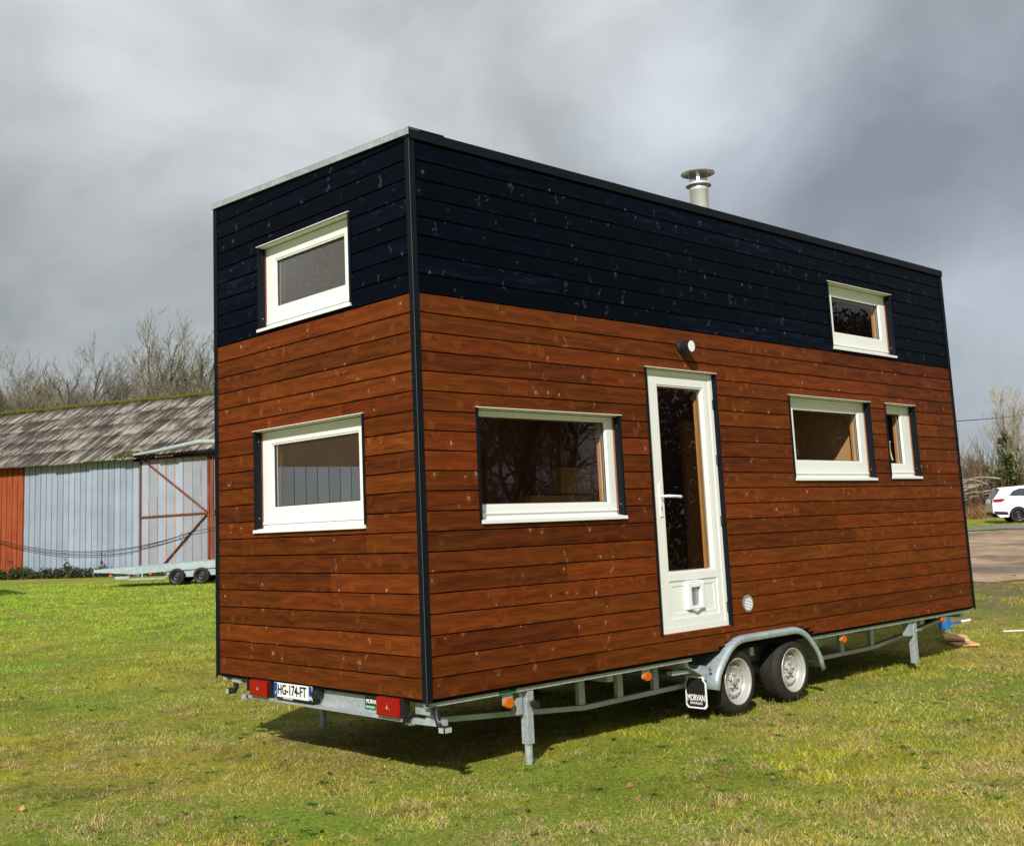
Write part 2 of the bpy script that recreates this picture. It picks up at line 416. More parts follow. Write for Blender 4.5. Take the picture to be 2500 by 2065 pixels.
def draped(name, centre_pts, halfw, mat, lift, wob, seed):
    """irregular sheet draped along a centre line"""
    pts = [Vector(p) for p in centre_pts]; v = []; f = []; NW = 24; rows = []
    seg = 160; tot = len(pts) - 1
    for i in range(seg + 1):
        s_ = i / seg * tot; k = min(int(s_), tot - 1); p = pts[k].lerp(pts[k + 1], s_ - k); d = (pts[k + 1] - pts[k]).normalized(); nrm = Vector((-d.y, d.x))
        w0 = halfw + wob * noise.noise(Vector((i * .35, seed, 0))) + wob * 1.1 * noise.noise(Vector((i * .6, seed, 4))); w1 = halfw + wob * noise.noise(Vector((i * .35, seed + 9, 0)))
        row = []
        for j in range(NW + 1):
            o = -w0 + (w0 + w1) * j / NW; q = p + nrm * o
            row.append(len(v)); v.append((q.x, q.y, hgt(q.x, q.y) + lift))
        rows.append(row)
    for a, b in zip(rows, rows[1:]):
        for j in range(NW): f.append((a[j], a[j + 1], b[j + 1], b[j]))
    me = bpy.data.meshes.new(name); me.from_pydata(v, [], f); me.materials.append(mat)
    for p in me.polygons: p.use_smooth = True
    return tag(link(bpy.data.objects.new(name, me)), kind='structure')
def gravel_mat(name, a, b, c, sc):
    t = NT(name); v = t.coord(); n = t.noise(v, .5, 6, .65); f = t.noise(v, sc, 6, .75)
    col = t.ramp(t.math('ADD', t.math('MULTIPLY', n, .6), t.math('MULTIPLY', f, .4)), (.36, a), (.5, b), (.64, c))
    wet = t.ramp(t.noise(t.coord('Object', (1, 1, 1), (5, 5, 0)), .35, 5, .6), (.55, 0.0), (.62, 1.0))
    col = t.mix(t.math('MULTIPLY', wet, .6), col, (.07, .05, .035))
    t.bsdf(col, t.math('MULTIPLY_ADD', wet, -.4, .9), 0, t.bump(f, .6, .03), .3); return t.m
def gp(lat, d): p = CAM + FW * d + RT * lat; return (p.x, p.y)
draped('gravel_yard', [gp(2, 30.5), gp(60, 29.4)], 9.6, gravel_mat('gravel', (.17, .105, .06), (.31, .215, .14), (.46, .35, .25), 3.), .012, 1.2, 2)
draped('road', [gp(-2, 42.1), gp(90, 41.0)], 1.5, gravel_mat('asphalt', (.10, .10, .10), (.17, .165, .16), (.25, .24, .23), 12.), .03, .12, 5)

# ------------------------------------------------------------------ grass, dry tufts, fallen leaves
def fast_mesh(name, V, F, mat, cols=None, kind='stuff'):
    me = bpy.data.meshes.new(name); V = np.asarray(V, np.float32); F = np.asarray(F, np.int32); n, k = F.shape
    me.vertices.add(len(V)); me.vertices.foreach_set('co', V.ravel())
    me.loops.add(n * k); me.loops.foreach_set('vertex_index', F.ravel())
    me.polygons.add(n); me.polygons.foreach_set('loop_start', np.arange(0, n * k, k, dtype=np.int32))
    me.materials.append(mat)
    if cols is not None:
        a = me.attributes.new('tint', 'FLOAT_COLOR', 'POINT')
        a.data.foreach_set('color', np.concatenate([cols, np.ones((len(cols), 1))], 1).astype(np.float32).ravel())
    me.update(calc_edges=True)
    return tag(link(bpy.data.objects.new(name, me)), kind=kind)
def tint_mat(name, trans=.25, rough=.6, spec=.25):
    t = NT(name); at_ = t.add('Attribute', attribute_name='tint')
    b = t.bsdf(at_.outputs['Color'], rough, 0, None, spec)
    tl = t.add('BsdfTranslucent', i_Color=at_.outputs['Color'])
    mx = t.add('MixShader', i_0=trans, i_1=b.outputs[0], i_2=tl.outputs[0]); t.link(mx.outputs[0], t.out.inputs[0]); return t.m
def vnoise(P, s, seed):
    """cheap smooth value noise, vectorised"""
    p = P * s + seed * 17.3; i = np.floor(p).astype(np.int64); f = p - i; f = f * f * (3 - 2 * f)
    def h(a, b): 
        x = np.sin(a * 127.1 + b * 311.7 + seed * 74.7) * 43758.5453; return x - np.floor(x)
    a = h(i[:, 0], i[:, 1]); b = h(i[:, 0] + 1, i[:, 1]); c = h(i[:, 0], i[:, 1] + 1); d = h(i[:, 0] + 1, i[:, 1] + 1)
    return (a * (1 - f[:, 0]) + b * f[:, 0]) * (1 - f[:, 1]) + (c * (1 - f[:, 0]) + d * f[:, 0]) * f[:, 1]
def fbm(P, s, seed): return vnoise(P, s, seed) * .55 + vnoise(P, s * 2.3, seed + 1) * .28 + vnoise(P, s * 5.1, seed + 2) * .17
HG = None
def hgrid(P):
    """terrain height for many points: bilinear over a table of hgt()"""
    global HG
    st = .5; x0, y0, nx, ny = -12, -12, 150, 150
    if HG is None: HG = np.array([[hgt(x0 + i * st, y0 + j * st) for j in range(ny)] for i in range(nx)])
    u = np.clip((P[:, 0] - x0) / st, 0, nx - 1.01); v = np.clip((P[:, 1] - y0) / st, 0, ny - 1.01)
    i = u.astype(int); j = v.astype(int); fu = u - i; fv = v - j
    return HG[i, j] * (1 - fu) * (1 - fv) + HG[i + 1, j] * fu * (1 - fv) + HG[i, j + 1] * (1 - fu) * fv + HG[i + 1, j + 1] * fu * fv
def field_pts(n, d0, d1, power=1.0):
    u = rng.random(n); d = d0 * (d1 / d0) ** (u ** power)
    lat = (rng.random(n) * 1.42 - .64) * d      # wider than the view on both sides
    P = np.array([CAM.x, CAM.y]) + np.outer(d, [FW.x, FW.y]) + np.outer(lat, [RT.x, RT.y])
    return P, d, lat
def blades(P, d, H, Wd, lean, cols):
    n = len(P); z = hgrid(P) - .006
    a = rng.random(n) * 2 * np.pi; w = np.stack([np.cos(a), np.sin(a)], 1) * Wd[:, None] / 2
    la = rng.random(n) * 2 * np.pi; ln = np.stack([np.cos(la), np.sin(la)], 1) * (H * lean)[:, None]
    V = np.zeros((n, 3, 3)); V[:, 0, :2] = P - w; V[:, 1, :2] = P + w; V[:, 2, :2] = P + ln
    V[:, 0, 2] = z; V[:, 1, 2] = z; V[:, 2, 2] = z + H
    return V.reshape(-1, 3), np.repeat(cols, 3, 0)
def grass():
    N = 1250000
    P, d, lat = field_pts(N, 4.2, 46, .92)
    right = lat / d
    n1 = fbm(P, .35, 1); n2 = fbm(P, 1.3, 4) + .10 * np.clip(right * 2, -.6, 1); n3 = vnoise(P, 7, 8); r = rng.random(N)
    # palettes
    green = np.array([.21, .29, .03]); olive = np.array([.37, .33, .05]); moss = np.array([.50, .43, .025]); straw = np.array([.66, .50, .25]); brown = np.array([.14, .08, .035])
    lush = np.clip((d - 9) / 14, 0, 1) * np.clip(.4 - right * 1.6, 0, 1)
    c = olive[None] * np.ones((N, 1))
    k = np.clip((n1 - .45) * 5, 0, 1)[:, None]; c = c * (1 - k) + green * k
    k = np.clip((n2 - .52) * 6, 0, 1)[:, None] * np.clip(1 - (d - 16) / 12, .1, 1)[:, None]; c = c * (1 - k * .65) + moss * k * .65
    k = lush[:, None]; c = c * (1 - k) + np.array([.31, .50, .04]) * k
    sp = np.clip(.15 + .32 * np.clip(1 - (d - 5) / 7, 0, 1) + .10 * np.clip(right, 0, 1), 0, .5) * np.clip(.3 + (fbm(P, .9, 21) - .35) * 4, .08, 1.5) * (1 - .8 * lush)
    m = r < sp; c[m] = straw * (.7 + .5 * rng.random((m.sum(), 1)))
    m = (r > .955 - .03 * (n3 > .6)); c[m] = brown
    c *= (.42 + 1.12 * rng.random((N, 1))) * (.72 + .55 * vnoise(P, 2.6, 61))[:, None]
    dk = (fbm(P, 2.2, 71) > .60) & (rng.random(N) < .5); c[dk] *= .45
    H = (.007 + .017 * rng.random(N) ** 1.5) * (1 + .055 * np.clip(d - 5, 0, 30)) * (.65 + .9 * n2)
    H = np.where(n3 > .72, H * 1.5, H)
    Wd = (.0020 + .0022 * rng.random(N)) * (1 + .13 * np.clip(d - 5, 0, 40))
    keep = np.ones(N, bool)
    # bare wheel-worn soil and gravel carry little grass
    dd = np.hypot(P[:, 0] - 16.0, P[:, 1] - 2.9); mud = (dd < 6.5) & (fbm(P, .6, 31) < .60); keep &= ~(mud & (rng.random(N) < .9))
    keep &= ~((d > 21.2 + 1.2 * fbm(P, .5, 77)) & (lat > 3) & (d < 43.6))
    bare = fbm(P, 1.1, 40) > .66; keep &= ~(bare & (rng.random(N) < .8))
    c = np.minimum(c * np.array([1.16, 1.12, 1.1]), .85)
    P, d, H, Wd, c = P[keep], d[keep], H[keep], Wd[keep], c[keep]
    V, C = blades(P, d, H, Wd, .55 + .9 * rng.random(len(P)), c)
    F = np.arange(len(V)).reshape(-1, 3)
    fast_mesh('grass', V, F, tint_mat('grass_blade', .3), C)
grass()
def ribbons(base, az, L, arch, w, cols):
    """curved three-segment blades"""
    n = len(base); V = np.zeros((n, 7, 3)); dx = np.stack([np.cos(az), np.sin(az)], 1); px = np.stack([-np.sin(az), np.cos(az)], 1)
    for i, (s_, ww) in enumerate(((0, 1), (.4, .8), (.75, .5))):
        hor = L * s_ * (.25 + arch * s_); ver = L * s_ * (1.05 - arch * .75 * s_)
        for k, sg in enumerate((-1, 1)):
            V[:, i * 2 + k, :2] = base[:, :2] + dx * hor[:, None] + px * (w * ww * sg / 2)[:, None]; V[:, i * 2 + k, 2] = base[:, 2] + ver
    hor = L * (.25 + arch); ver = L * (1.05 - arch * .75); V[:, 6, :2] = base[:, :2] + dx * hor[:, None]; V[:, 6, 2] = base[:, 2] + ver
    F = []
    t = np.arange(n)[:, None] * 7
    F = np.concatenate([t + np.array([[0, 1, 2]]), t + np.array([[1, 3, 2]]), t + np.array([[2, 3, 4]]), t + np.array([[3, 5, 4]]), t + np.array([[4, 5, 6]])])
    return V.reshape(-1, 3), F, np.repeat(cols, 7, 0)
def tufts():
    spots = [(3.68, -.04, .16, 1), (2.8, -1.7, .15, 1), (1.75, -1.15, .15, 1), (2.0, -1.6, .17, 0), (.44, .5, .08, 0), (4.6, -1.2, .12, 1), (1.2, -2.2, .14, 1), (-.6, -1.2, .1, 1),
             (3.3, -1.1, .12, 1), (5.2, -.5, .12, 1), (.3, -1.4, .12, 1), (-1.7, 1.0, .12, 1), (-2.2, -.2, .12, 1), (6.3, .1, .1, 0), (6.6, -.2, .1, 0), (.95, -.1, .1, 0), (1.25, -.05, .1, 0)]
    P, d, lat = field_pts(1400, 4.2, 16, .9)
    for p in P: spots.append((p[0], p[1], random.uniform(.03, .11), 1 if random.random() < .75 else 0))
    B, A, L, AR, Wd, Cc = [], [], [], [], [], []
    for x, y, rad, dry in spots:
        n = int(16 + rad * 430); q = rng.normal(size=(n, 2)) * rad * .45 + (x, y)
        B.append(np.column_stack([q, hgrid(q) - .004])); A.append(rng.random(n) * 6.283)
        L.append((.025 + .05 * rng.random(n)) * (.5 + rad * 4.5)); AR.append(.55 + .75 * rng.random(n)); Wd.append(.0018 + .0016 * rng.random(n))
        c0 = np.array([.60, .43, .21]) if dry else np.array([.09, .19, .02])
        Cc.append(c0 * (.35 + 1.2 * rng.random((n, 1))))
    for gx, gy in [(3.2, .02), (3.4, .0), (3.05, .12), (4.0, .0), (4.2, .02), (3.9, .15), (3.55, .2), (.93, .02), (.90, .12), (6.4, .0), (6.35, .12), (6.46, .1), (.93, 2.5)]:
        n = 26; q = rng.normal(size=(n, 2)) * .055 + (gx, gy); B.append(np.column_stack([q, hgrid(q) - .004])); A.append(rng.random(n) * 6.283); L.append(.04 + .06 * rng.random(n)); AR.append(.1 + .5 * rng.random(n)); Wd.append(np.full(n, .003))
        Cc.append(np.array([.20, .26, .05]) * (.5 + .9 * rng.random((n, 1))))
    Pw, dw, lw = field_pts(210, 4.3, 15, .9)
    for p in Pw:      # flat broad-leaved rosettes
        n = 9; q = np.repeat(p[None], n, 0) + rng.normal(size=(n, 2)) * .004; B.append(np.column_stack([q, hgrid(q)])); A.append(np.arange(n) * .7 + rng.random(n) * .3); L.append(.03 + .04 * rng.random(n)); AR.append(1.0 + .25 * rng.random(n)); Wd.append(.010 + .006 * rng.random(n))
        Cc.append(np.array([.10, .20, .03]) * (.7 + .6 * rng.random((n, 1))))
    V, F, C = ribbons(np.concatenate(B), np.concatenate(A), np.concatenate(L), np.concatenate(AR), np.concatenate(Wd), np.concatenate(Cc))
    fast_mesh('dry_grass', V, F, tint_mat('dry_blade', .2), C)
    # twigs / single straws lying about
tufts()
def leaves():
    n = 4500; P, d, lat = field_pts(n, 4.3, 24, .95)
    clump = fbm(P, 1.2, 50) > .47; P = P[clump | (rng.random(n) < .4)]; n = len(P)
    a = rng.random(n) * 6.283; s_ = .006 + .014 * rng.random(n) ** 1.8; z = hgrid(P) + .008 + .012 * rng.random(n)
    u = np.stack([np.cos(a), np.sin(a), rng.normal(size=n) * .35], 1); v = np.stack([-np.sin(a) * .6, np.cos(a) * .6, rng.normal(size=n) * .35], 1)
    c = np.column_stack([P, z]); V = np.zeros((n, 6, 3)); S_ = s_[:, None]
    for k, (pu, pv, pz) in enumerate(((-1, 0, 0), (-.3, -.9, .25), (.5, -.6, .2), (1.2, 0, 0), (.5, .6, .25), (-.3, .9, .3))):
        V[:, k] = c + u * pu * S_ + v * pv * S_; V[:, k, 2] += pz * s_
    t = np.arange(n)[:, None] * 6
    F = np.concatenate([t + np.array([[0, 1, 3]]), t + np.array([[1, 2, 3]]), t + np.array([[0, 3, 5]]), t + np.array([[3, 4, 5]])])
    pal = np.array([[.24, .09, .035], [.16, .06, .025], [.32, .17, .08], [.10, .045, .025], [.34, .22, .12]])
    C = pal[rng.integers(0, 5, n)] * (.6 + .8 * rng.random((n, 1)))
    fast_mesh('fallen_leaves', V.reshape(-1, 3), F, tint_mat('dead_leaf', .1), np.repeat(C, 6, 0))
leaves()

# ------------------------------------------------------------------ THE TINY HOUSE
LEN, WID, PB = 7.66, 2.55, .1287
H0, H1 = 3.671, 3.777          # roof edge at the sunny long side / at the far long side
house = empty('tiny_house', (0, 0, -.53))
tag(house, 'tall tiny house on wheels clad in red-brown boards with a navy black upper band', 'tiny house')
house.location = (0, 0, 0)
Tside = lambda p: (p[0], -p[1], p[2])            # (along, outward, up) -> world, long sunny side
Trear = lambda p: (-p[1], p[0], p[2])            # rear end wall
Tback = lambda p: (p[0], WID + p[1], p[2])
Tfront = lambda p: (LEN + p[1], p[0], p[2])
WIN = {  # face, casing a0 a1 z0 z1, frame a0 a1, glass a0 a1 z0 z1
 'big': ('s', .50, 1.99, 1.078, 1.843, .585, 1.877, 1.197, 1.790),
 'mid': ('s', 4.338, 5.80, 1.358, 2.120, 4.508, 5.657, 1.538, 1.999),
 'slim': ('s', 6.095, 6.736, 1.374, 2.122, 6.215, 6.530, 1.523, 2.027),
 'loft': ('s', 5.185, 6.435, 2.612, 3.268, 5.372, 6.290, 2.795, 3.147),
 'rlow': ('r', .570, 1.973, 1.080, 1.842, .724, 1.812, 1.258, 1.725),
 'rup': ('r', .673, 1.886, 2.608, 3.272, .836, 1.730, 2.786, 3.145)}
DOOR = (2.315, 3.250, .180, 2.240)
def boards(T, length, holes, htop, parent, label):
    mb = MB(T); g = .0032
    a_in, b_in = .036, length - .036
    zt = lambda a: htop[0] + (htop[1] - htop[0]) * a / length
    row = 0
    while row * PB < max(htop):
        z0, z1 = row * PB, (row + 1) * PB
        mb.m = 0 if row < 20 else 1
        cuts = [a_in]; x = a_in + random.uniform(.5, 3.6)
        while x < b_in - .4: cuts.append(x); x += random.uniform(1.6, 4.2)
        cuts.append(b_in)
        for s0, s1 in zip(cuts, cuts[1:]):
            mb.cur = (random.random(), random.random(), 0); uo = random.uniform(0, 50); vo = random.uniform(0, 50)
            xs = sorted({s0, s1} | {max(s0, min(s1, e)) for h in holes for e in (h[0], h[1])})
            for x0, x1 in zip(xs, xs[1:]):
                if x1 - x0 < .002: continue
                iv = [(z0 + g, z1 - g)]
                for h in holes:
                    if h[0] <= (x0 + x1) / 2 <= h[1]:
                        nv = []
                        for p, q in iv:
                            if h[2] > p: nv.append((p, min(q, h[2])))
                            if h[3] < q: nv.append((max(p, h[3]), q))
                        iv = [(p, q) for p, q in nv if q - p > .004]
                for p, q in iv:
                    top = lambda a: min(q, zt(a) - .02)
                    if top(x0) <= p or top(x1) <= p: continue
                    c = .0030; gap = .0008
                    e0 = x0 + (gap if x0 == s0 else 0); e1 = x1 - (gap if x1 == s1 else 0)
                    prof = [(-.018, 0), (-.0045, 0), (0, c), (0, -c), (-.0045, 0), (-.018, 0)]
                    L = [mb.vert((e0, o, (p if i < 3 else top(e0)) + dz)) for i, (o, dz) in enumerate(prof)]
                    Rr = [mb.vert((e1, o, (p if i < 3 else top(e1)) + dz)) for i, (o, dz) in enumerate(prof)]
                    for i in range(5):
                        uv = [(uo + e0, vo + (p if i < 3 else q)), (uo + e1, vo + (p if i < 3 else q)), (uo + e1, vo + (p if i + 1 < 3 else q)), (uo + e0, vo + (p if i + 1 < 3 else q))]
                        mb.face((L[i], Rr[i], Rr[i + 1], L[i + 1]), uv)
                    mb.face(L, [(uo, vo)] * 6); mb.face(Rr[::-1], [(uo, vo)] * 6)
        row += 1
    o = mb.build('board_cladding', ['brown', 'navy'], parent); o['label'] = label; return o
def holed(T, a0, a1, z0, z1, holes, d0, d1, name, mat, parent, htop=None):
    """slab d0..d1 outward with rectangular holes; material 1 on the inside"""
    A = sorted({a0, a1} | {min(a1, max(a0, e)) for h in holes for e in h[:2]}); Z = sorted({z0, z1} | {min(z1, max(z0, e)) for h in holes for e in h[2:]})
    solid = lambda i, j: 0 <= i < len(A) - 1 and 0 <= j < len(Z) - 1 and not any(h[0] < (A[i] + A[i + 1]) / 2 < h[1] and h[2] < (Z[j] + Z[j + 1]) / 2 < h[3] for h in holes)
    def zz(a, z): return z + ((htop(a) - z1) if (htop and z == z1) else 0)
    mb = MB(T)
    for i in range(len(A) - 1):
        for j in range(len(Z) - 1):
            if not solid(i, j): continue
            x0, x1, y0, y1 = A[i], A[i + 1], Z[j], Z[j + 1]
            q = lambda d: [(x0, d, zz(x0, y0)), (x1, d, zz(x1, y0)), (x1, d, zz(x1, y1)), (x0, d, zz(x0, y1))]
            mb.m = 0; mb.quad(*q(d0)); mb.m = 1; mb.quad(*q(d1))
            mb.m = 2
            for di, dj, e0, e1 in ((-1, 0, 0, 3), (1, 0, 1, 2), (0, -1, 0, 1), (0, 1, 3, 2)):
                if not solid(i + di, j + dj): mb.quad(q(d0)[e0], q(d0)[e1], q(d1)[e1], q(d1)[e0])
    return mb.build(name, ['void', mat, 'inner'], parent, recalc=False)

side_holes = [(w[1] + .012, w[2] - .012, w[3] + .004, w[4] - .004) for w in WIN.values() if w[0] == 's'] + [(DOOR[0] + .012, DOOR[1] - .012, DOOR[2] + .004, DOOR[3] - .004)]
rear_holes = [(w[1] + .012, w[2] - .012, w[3] + .004, w[4] - .004) for w in WIN.values() if w[0] == 'r']
arch = [(3.03, 4.46, -1, .03), (3.12, 4.40, -1, .06), (3.22, 4.30, -1, .085)]
for T, L_, hs, hh, lab in ((Tside, LEN, side_holes + arch, (H0 - .03, H0 - .03), 'sunlit long side with the glazed door'),
                           (Trear, WID, rear_holes, (H0, H1), 'rear end wall with two windows'),
                           (Tback, LEN, [], (H1, H1), 'long side away from the camera'), (Tfront, WID, [], (H0, H1), 'front end wall')):
    w = empty('wall', parent=house); w['label'] = lab
    boards(T, L_, hs, hh, w, lab + ', stained boards')
    inh = (.0 if T in (Tside, Tback) else .15)
    ht = (lambda a: H0 - .04) if T is Tside else ((lambda a: H1 - .05) if T is Tback else (lambda a: H0 - .05 + (H1 - H0) * a / WID))
    holed(T, .02 + inh, L_ - .02 - inh, .005, 3.6, hs, -.0185, -.15, 'wall_core', 'inner', w, ht)
# corner trims, roof edges
def corner(x, y, sx, sy, h, name='corner_trim'):
    mb = MB(); t = .003; w = .06
    # L profile standing 5 mm proud, with a folded ridge line down the arris
    mb.box((x, y - sy * .0 if sy > 0 else y, -.004), (x, y, h)) if False else None
    w = .040; X0, X1 = (x - sx * .006, x + sx * w); Y0, Y1 = (y - sy * .006, y + sy * w)
    poly = [(X0, Y0), (X1, Y0), (X1, Y0 + sy * t), (X1, y + sy * .003), (x + sx * .003, y + sy * .003), (x + sx * .003, Y1), (X0, Y1)]
    mb.prism(poly, -.012, h, axis=2)
    a = .006
    mb.prism([(X0 - sx * a * .2, Y0 + sy * .012), (X0 - sx * a * .4, Y0 - sy * a * .4), (X0 + sx * .012, Y0 - sy * a * .2), (X0 + sx * .004, Y0 + sy * .004)], -.03, h, axis=2)
    mb.build(name, 'trim', house)
M['highlight'] = plain('arris_highlight_grey', (.09, .10, .11), .4, .3); MB().box((-.0115, -.0115, -.025), (-.0085, -.0085, H0 - .062)).build('arris_highlight', 'highlight', house)  # thin pale strip standing in for the highlight along the corner edge
corner(0, 0, 1, 1, H0 - .006); corner(0, WID, 1, -1, H1 - .012); corner(LEN, 0, -1, 1, H0 - .006); corner(LEN, WID, -1, -1, H1 - .012)
mb = MB()
for i, (x0, x1) in enumerate(((-.012, 2.85), (2.848, 4.9), (4.898, 6.1), (6.098, LEN + .012))):
    e = .001 * (i % 2)
    mb.box((x0, -.016 - e, H0 - .060), (x1, -.006, H0 + e)); mb.box((x0, -.0159 - e, H0 + e), (x1, .11, H0 + .006 + e))
mb.box((-.013, -.018, H0 + .0061), (.30, .11, H0 + .014)); mb.box((-.013, -.0185, H0 - .05), (-.006, .05, H0 + .0139))
o = mb.build('roof_edging', 'trim', house); o['label'] = 'dark folded edging along the long side'
mb = MB()
def slope(y): return H0 + (H1 - H0) * y / WID
for y0, y1 in ((-.018, 1.30), (1.298, WID + .018)):
    k = .001 if y0 > 0 else 0
    mb.prism([(y0, slope(y0) - .036), (y1, slope(y1) - .036), (y1, slope(y1) + .004 + k), (y0, slope(y0) + .004 + k)], -.018 - k, -.0065, axis=0)
    mb.prism([(y0, slope(y0) + .0045 + k), (y1, slope(y1) + .0045 + k), (y1, slope(y1) + .010 + k), (y0, slope(y0) + .010 + k)], -.0185 - k, .08, axis=0)
o = mb.build('roof_edging', 'galv', house); o['label'] = 'pale galvanised edging above the rear wall'
mb = MB(); mb.prism([(.02, slope(.02) - .06), (WID - .02, H1 - .06), (WID - .02, H1 - .012), (.02, slope(.02) - .012)], .02, LEN - .02, axis=0)
mb.build('roof', ['void'], house)
MB().box((.02, .02, -.02), (LEN - .02, WID - .02, .05)).build('floor', 'void', house)
mb = MB(); mb.box((.17, .17, .051), (LEN - .17, WID - .17, .09)); mb.box((.17, .17, 3.50), (LEN - .17, WID - .17, 3.56)); mb.build('interior_lining', 'inner', house)
# flue
fl = empty('flue', parent=house); fx, fy = 4.63, 1.0; zb = slope(1.0)
t = NT('flue_steel'); v = t.coord(); t.bsdf((.86, .87, .88), t.math('MULTIPLY_ADD', t.noise(v, 30, 4), .2, .22), .6, t.bump(t.noise(v, 55, 3), .25, .004)); M['flue'] = t.m
MB().lathe([(.092, zb - .05), (.092, 4.32), (.096, 4.325), (.096, 4.35), (.092, 4.355), (.092, 4.40), (.08, 4.40)], (fx, fy, 0), n=48).build('flue_pipe', 'flue', fl, True)
MB().lathe([(.105, zb - .03), (.105, zb + .10), (.094, zb + .13)], (fx, fy, 0), n=40).build('flashing_collar', 'trim', fl, True)
MB().lathe([(.088, 4.385), (.128, 4.375), (.130, 4.385), (.128, 4.395), (.09, 4.405)], (fx, fy, 0), n=48, closed=True).build('rain_collar', 'flue', fl, True)
MB().lathe([(.001, 4.535), (.168, 4.50), (.172, 4.507), (.165, 4.512), (.001, 4.555)], (fx, fy, 0), n=56).build('rain_cap', 'flue', fl, True)
for k in range(4):
    mb = MB(); a = R(35 + 90 * k); p = Vector((fx + .094 * math.cos(a), fy + .094 * math.sin(a), 4.36)); mb.bar(p, p + Vector((0, 0, .165)), .03, .004, up=(math.cos(a), math.sin(a), 0)); mb.build('cap_strut', 'flue', fl)
mb = MB()
for k in range(40):
    a = 2 * math.pi * k / 40; p = Vector((fx + .086 * math.cos(a), fy + .086 * math.sin(a), 4.39)); mb.tube([p, p + Vector((0, 0, .125))], .0012, 3, False)
for z in np.linspace(4.40, 4.50, 7):
    mb.tube([(fx + .086 * math.cos(a), fy + .086 * math.sin(a), z) for a in np.linspace(0, 2 * math.pi, 33)], .0012, 3, False)
mb.build('spark_mesh', 'steelgrey', fl)

def ring(mb, a0, a1, z0, z1, b0, b1, y0, y1, d0, d1):
    """rectangular frame: outer a0..z1, inner b0..y1, outward d0..d1, mitred"""
    O = [(a0, z0), (a1, z0), (a1, z1), (a0, z1)]; I = [(b0, y0), (b1, y0), (b1, y1), (b0, y1)]
    vo = [[mb.vert((p[0], d, p[1])) for p in O] for d in (d0, d1)]; vi = [[mb.vert((p[0], d, p[1])) for p in I] for d in (d0, d1)]
    for k in range(4):
        j = (k + 1) % 4
        mb.face((vo[1][k], vo[1][j], vi[1][j], vi[1][k])); mb.face((vo[0][j], vo[0][k], vi[0][k], vi[0][j]))
        mb.face((vo[0][k], vo[0][j], vo[1][j], vo[1][k])); mb.face((vi[0][j], vi[0][k], vi[1][k], vi[1][j]))
    return mb
def casing(T, a0, a1, z0, z1, parent, depth, zb=None):
    depth = depth + .008
    for s_, x in ((1, a0), (-1, a1)):
        mb = MB(T); X = lambda u: x + s_ * u
        mb.box((min(X(0), X(.022)), -.002, z0 - .004), (max(X(0), X(.022)), .007, z1))
        mb.box((min(X(.012), X(.016)), -depth, z0), (max(X(.012), X(.016)), -.002, z1 - .001))
        o = mb.build('jamb_lining', 'trim', parent)
        for z in (z0 + .1, z1 - .08): MB(T).lathe([(.001, 0), (.004, 0)], (X(.0165), -.03, z), 'x', 8).build('screw', 'steelbright', parent)
    MB(T).box((a0 + .0125, -.0615, z1 - .0085), (a1 - .0125, -.0005, z1 - .0045)).build('head_lining', 'white', parent)
    mb = MB(T); mb.prism([(.019, z1 - .004), (.019, z1 + .001), (-.03, z1 + .006), (-.03, z1 + .001)], a0 + .002, a1 - .002, axis=0)
    mb.build('head_flashing', 'white', parent)
def window(key, label, glass='glass'):
    f, a0, a1, z0, z1, g0, g1, y0, y1 = WIN[key]; T = Tside if f == 's' else Trear
    o = empty('window', parent=house); o['label'] = label
    casing(T, a0, a1, z0, z1, o, .045)
    fa0, fa1 = a0 + .022, a1 - .022
    if key == 'big': pass
    mb = MB(T)
    ring(mb, fa0, fa1, z0 + .016, z1 - .012, g0 - .012, g1 + .012, y0 - .012, y1 + .012, -.135, -.062)     # outer frame + sash
    ring(mb, g0 - .0122, g1 + .0122, y0 - .0122, y1 + .0122, g0, g1, y0, y1, -.120, -.067)                  # glazing bead step
    zs = z0 + .052
    mb.box((fa0 + .004, -.0615, zs), (fa1 - .004, -.052, zs + .012))                                       # weather bar
    if key in ('big', 'slim'):
        for xx in (fa0 + .07, fa1 - .12): mb.box((xx, -.0615, z0 + .066), (xx + .03, -.056, z0 + .072))
    mb.build('window_frame', 'white', o, bevel=.0025)
    mb = MB(T); mb.prism([(-.062, z0 + .024), (-.062, z0 - .002), (.010, z0 - .009), (.020, z0 - .011), (.020, z0 + .010), (.016, z0 + .012)], a0 + .012 if f == 's' else a0 + .0, a1 - .0, axis=0)
    mb.build('sill', 'white', o)
    mb = MB(T); ring(mb, g0 - .003, g1 + .003, y0 - .003, y1 + .003, g0 + .006, g1 - .006, y0 + .006, y1 - .006, -.108, -.094); mb.build('glazing_spacer', 'steelgrey', o)
    mb = MB(T); ring(mb, g0 - .001, g1 + .001, y0 - .001, y1 + .001, g0 + .005, g1 - .005, y0 + .005, y1 - .005, -.087, -.080); mb.build('gasket', 'black', o)
    mb = MB(T); ring(mb, g0 - .05, g1 + .05, y0 - .05, y1 + .05, g0 + .0, g1 - .0, y0 + .0, y1 - .0, -.152, -.136); mb.build('inner_reveal', 'tan', o)
    mb = MB(T); mb.quad((g0 - .002, -.088, y0 - .002), (g1 + .002, -.088, y0 - .002), (g1 + .002, -.088, y1 + .002), (g0 - .002, -.088, y1 + .002))
    mb.build('pane', glass, o, recalc=False); return o
window('big', 'large window between the corner and the door')
window('mid', 'opening window right of the door')
wo_ = window('slim', 'narrow window at the far end')
window('loft', 'loft window in the navy band')
window('rlow', 'lower window in the rear wall', 'glassdirty')
window('rup', 'upper loft window in the rear wall', 'glassfrost')
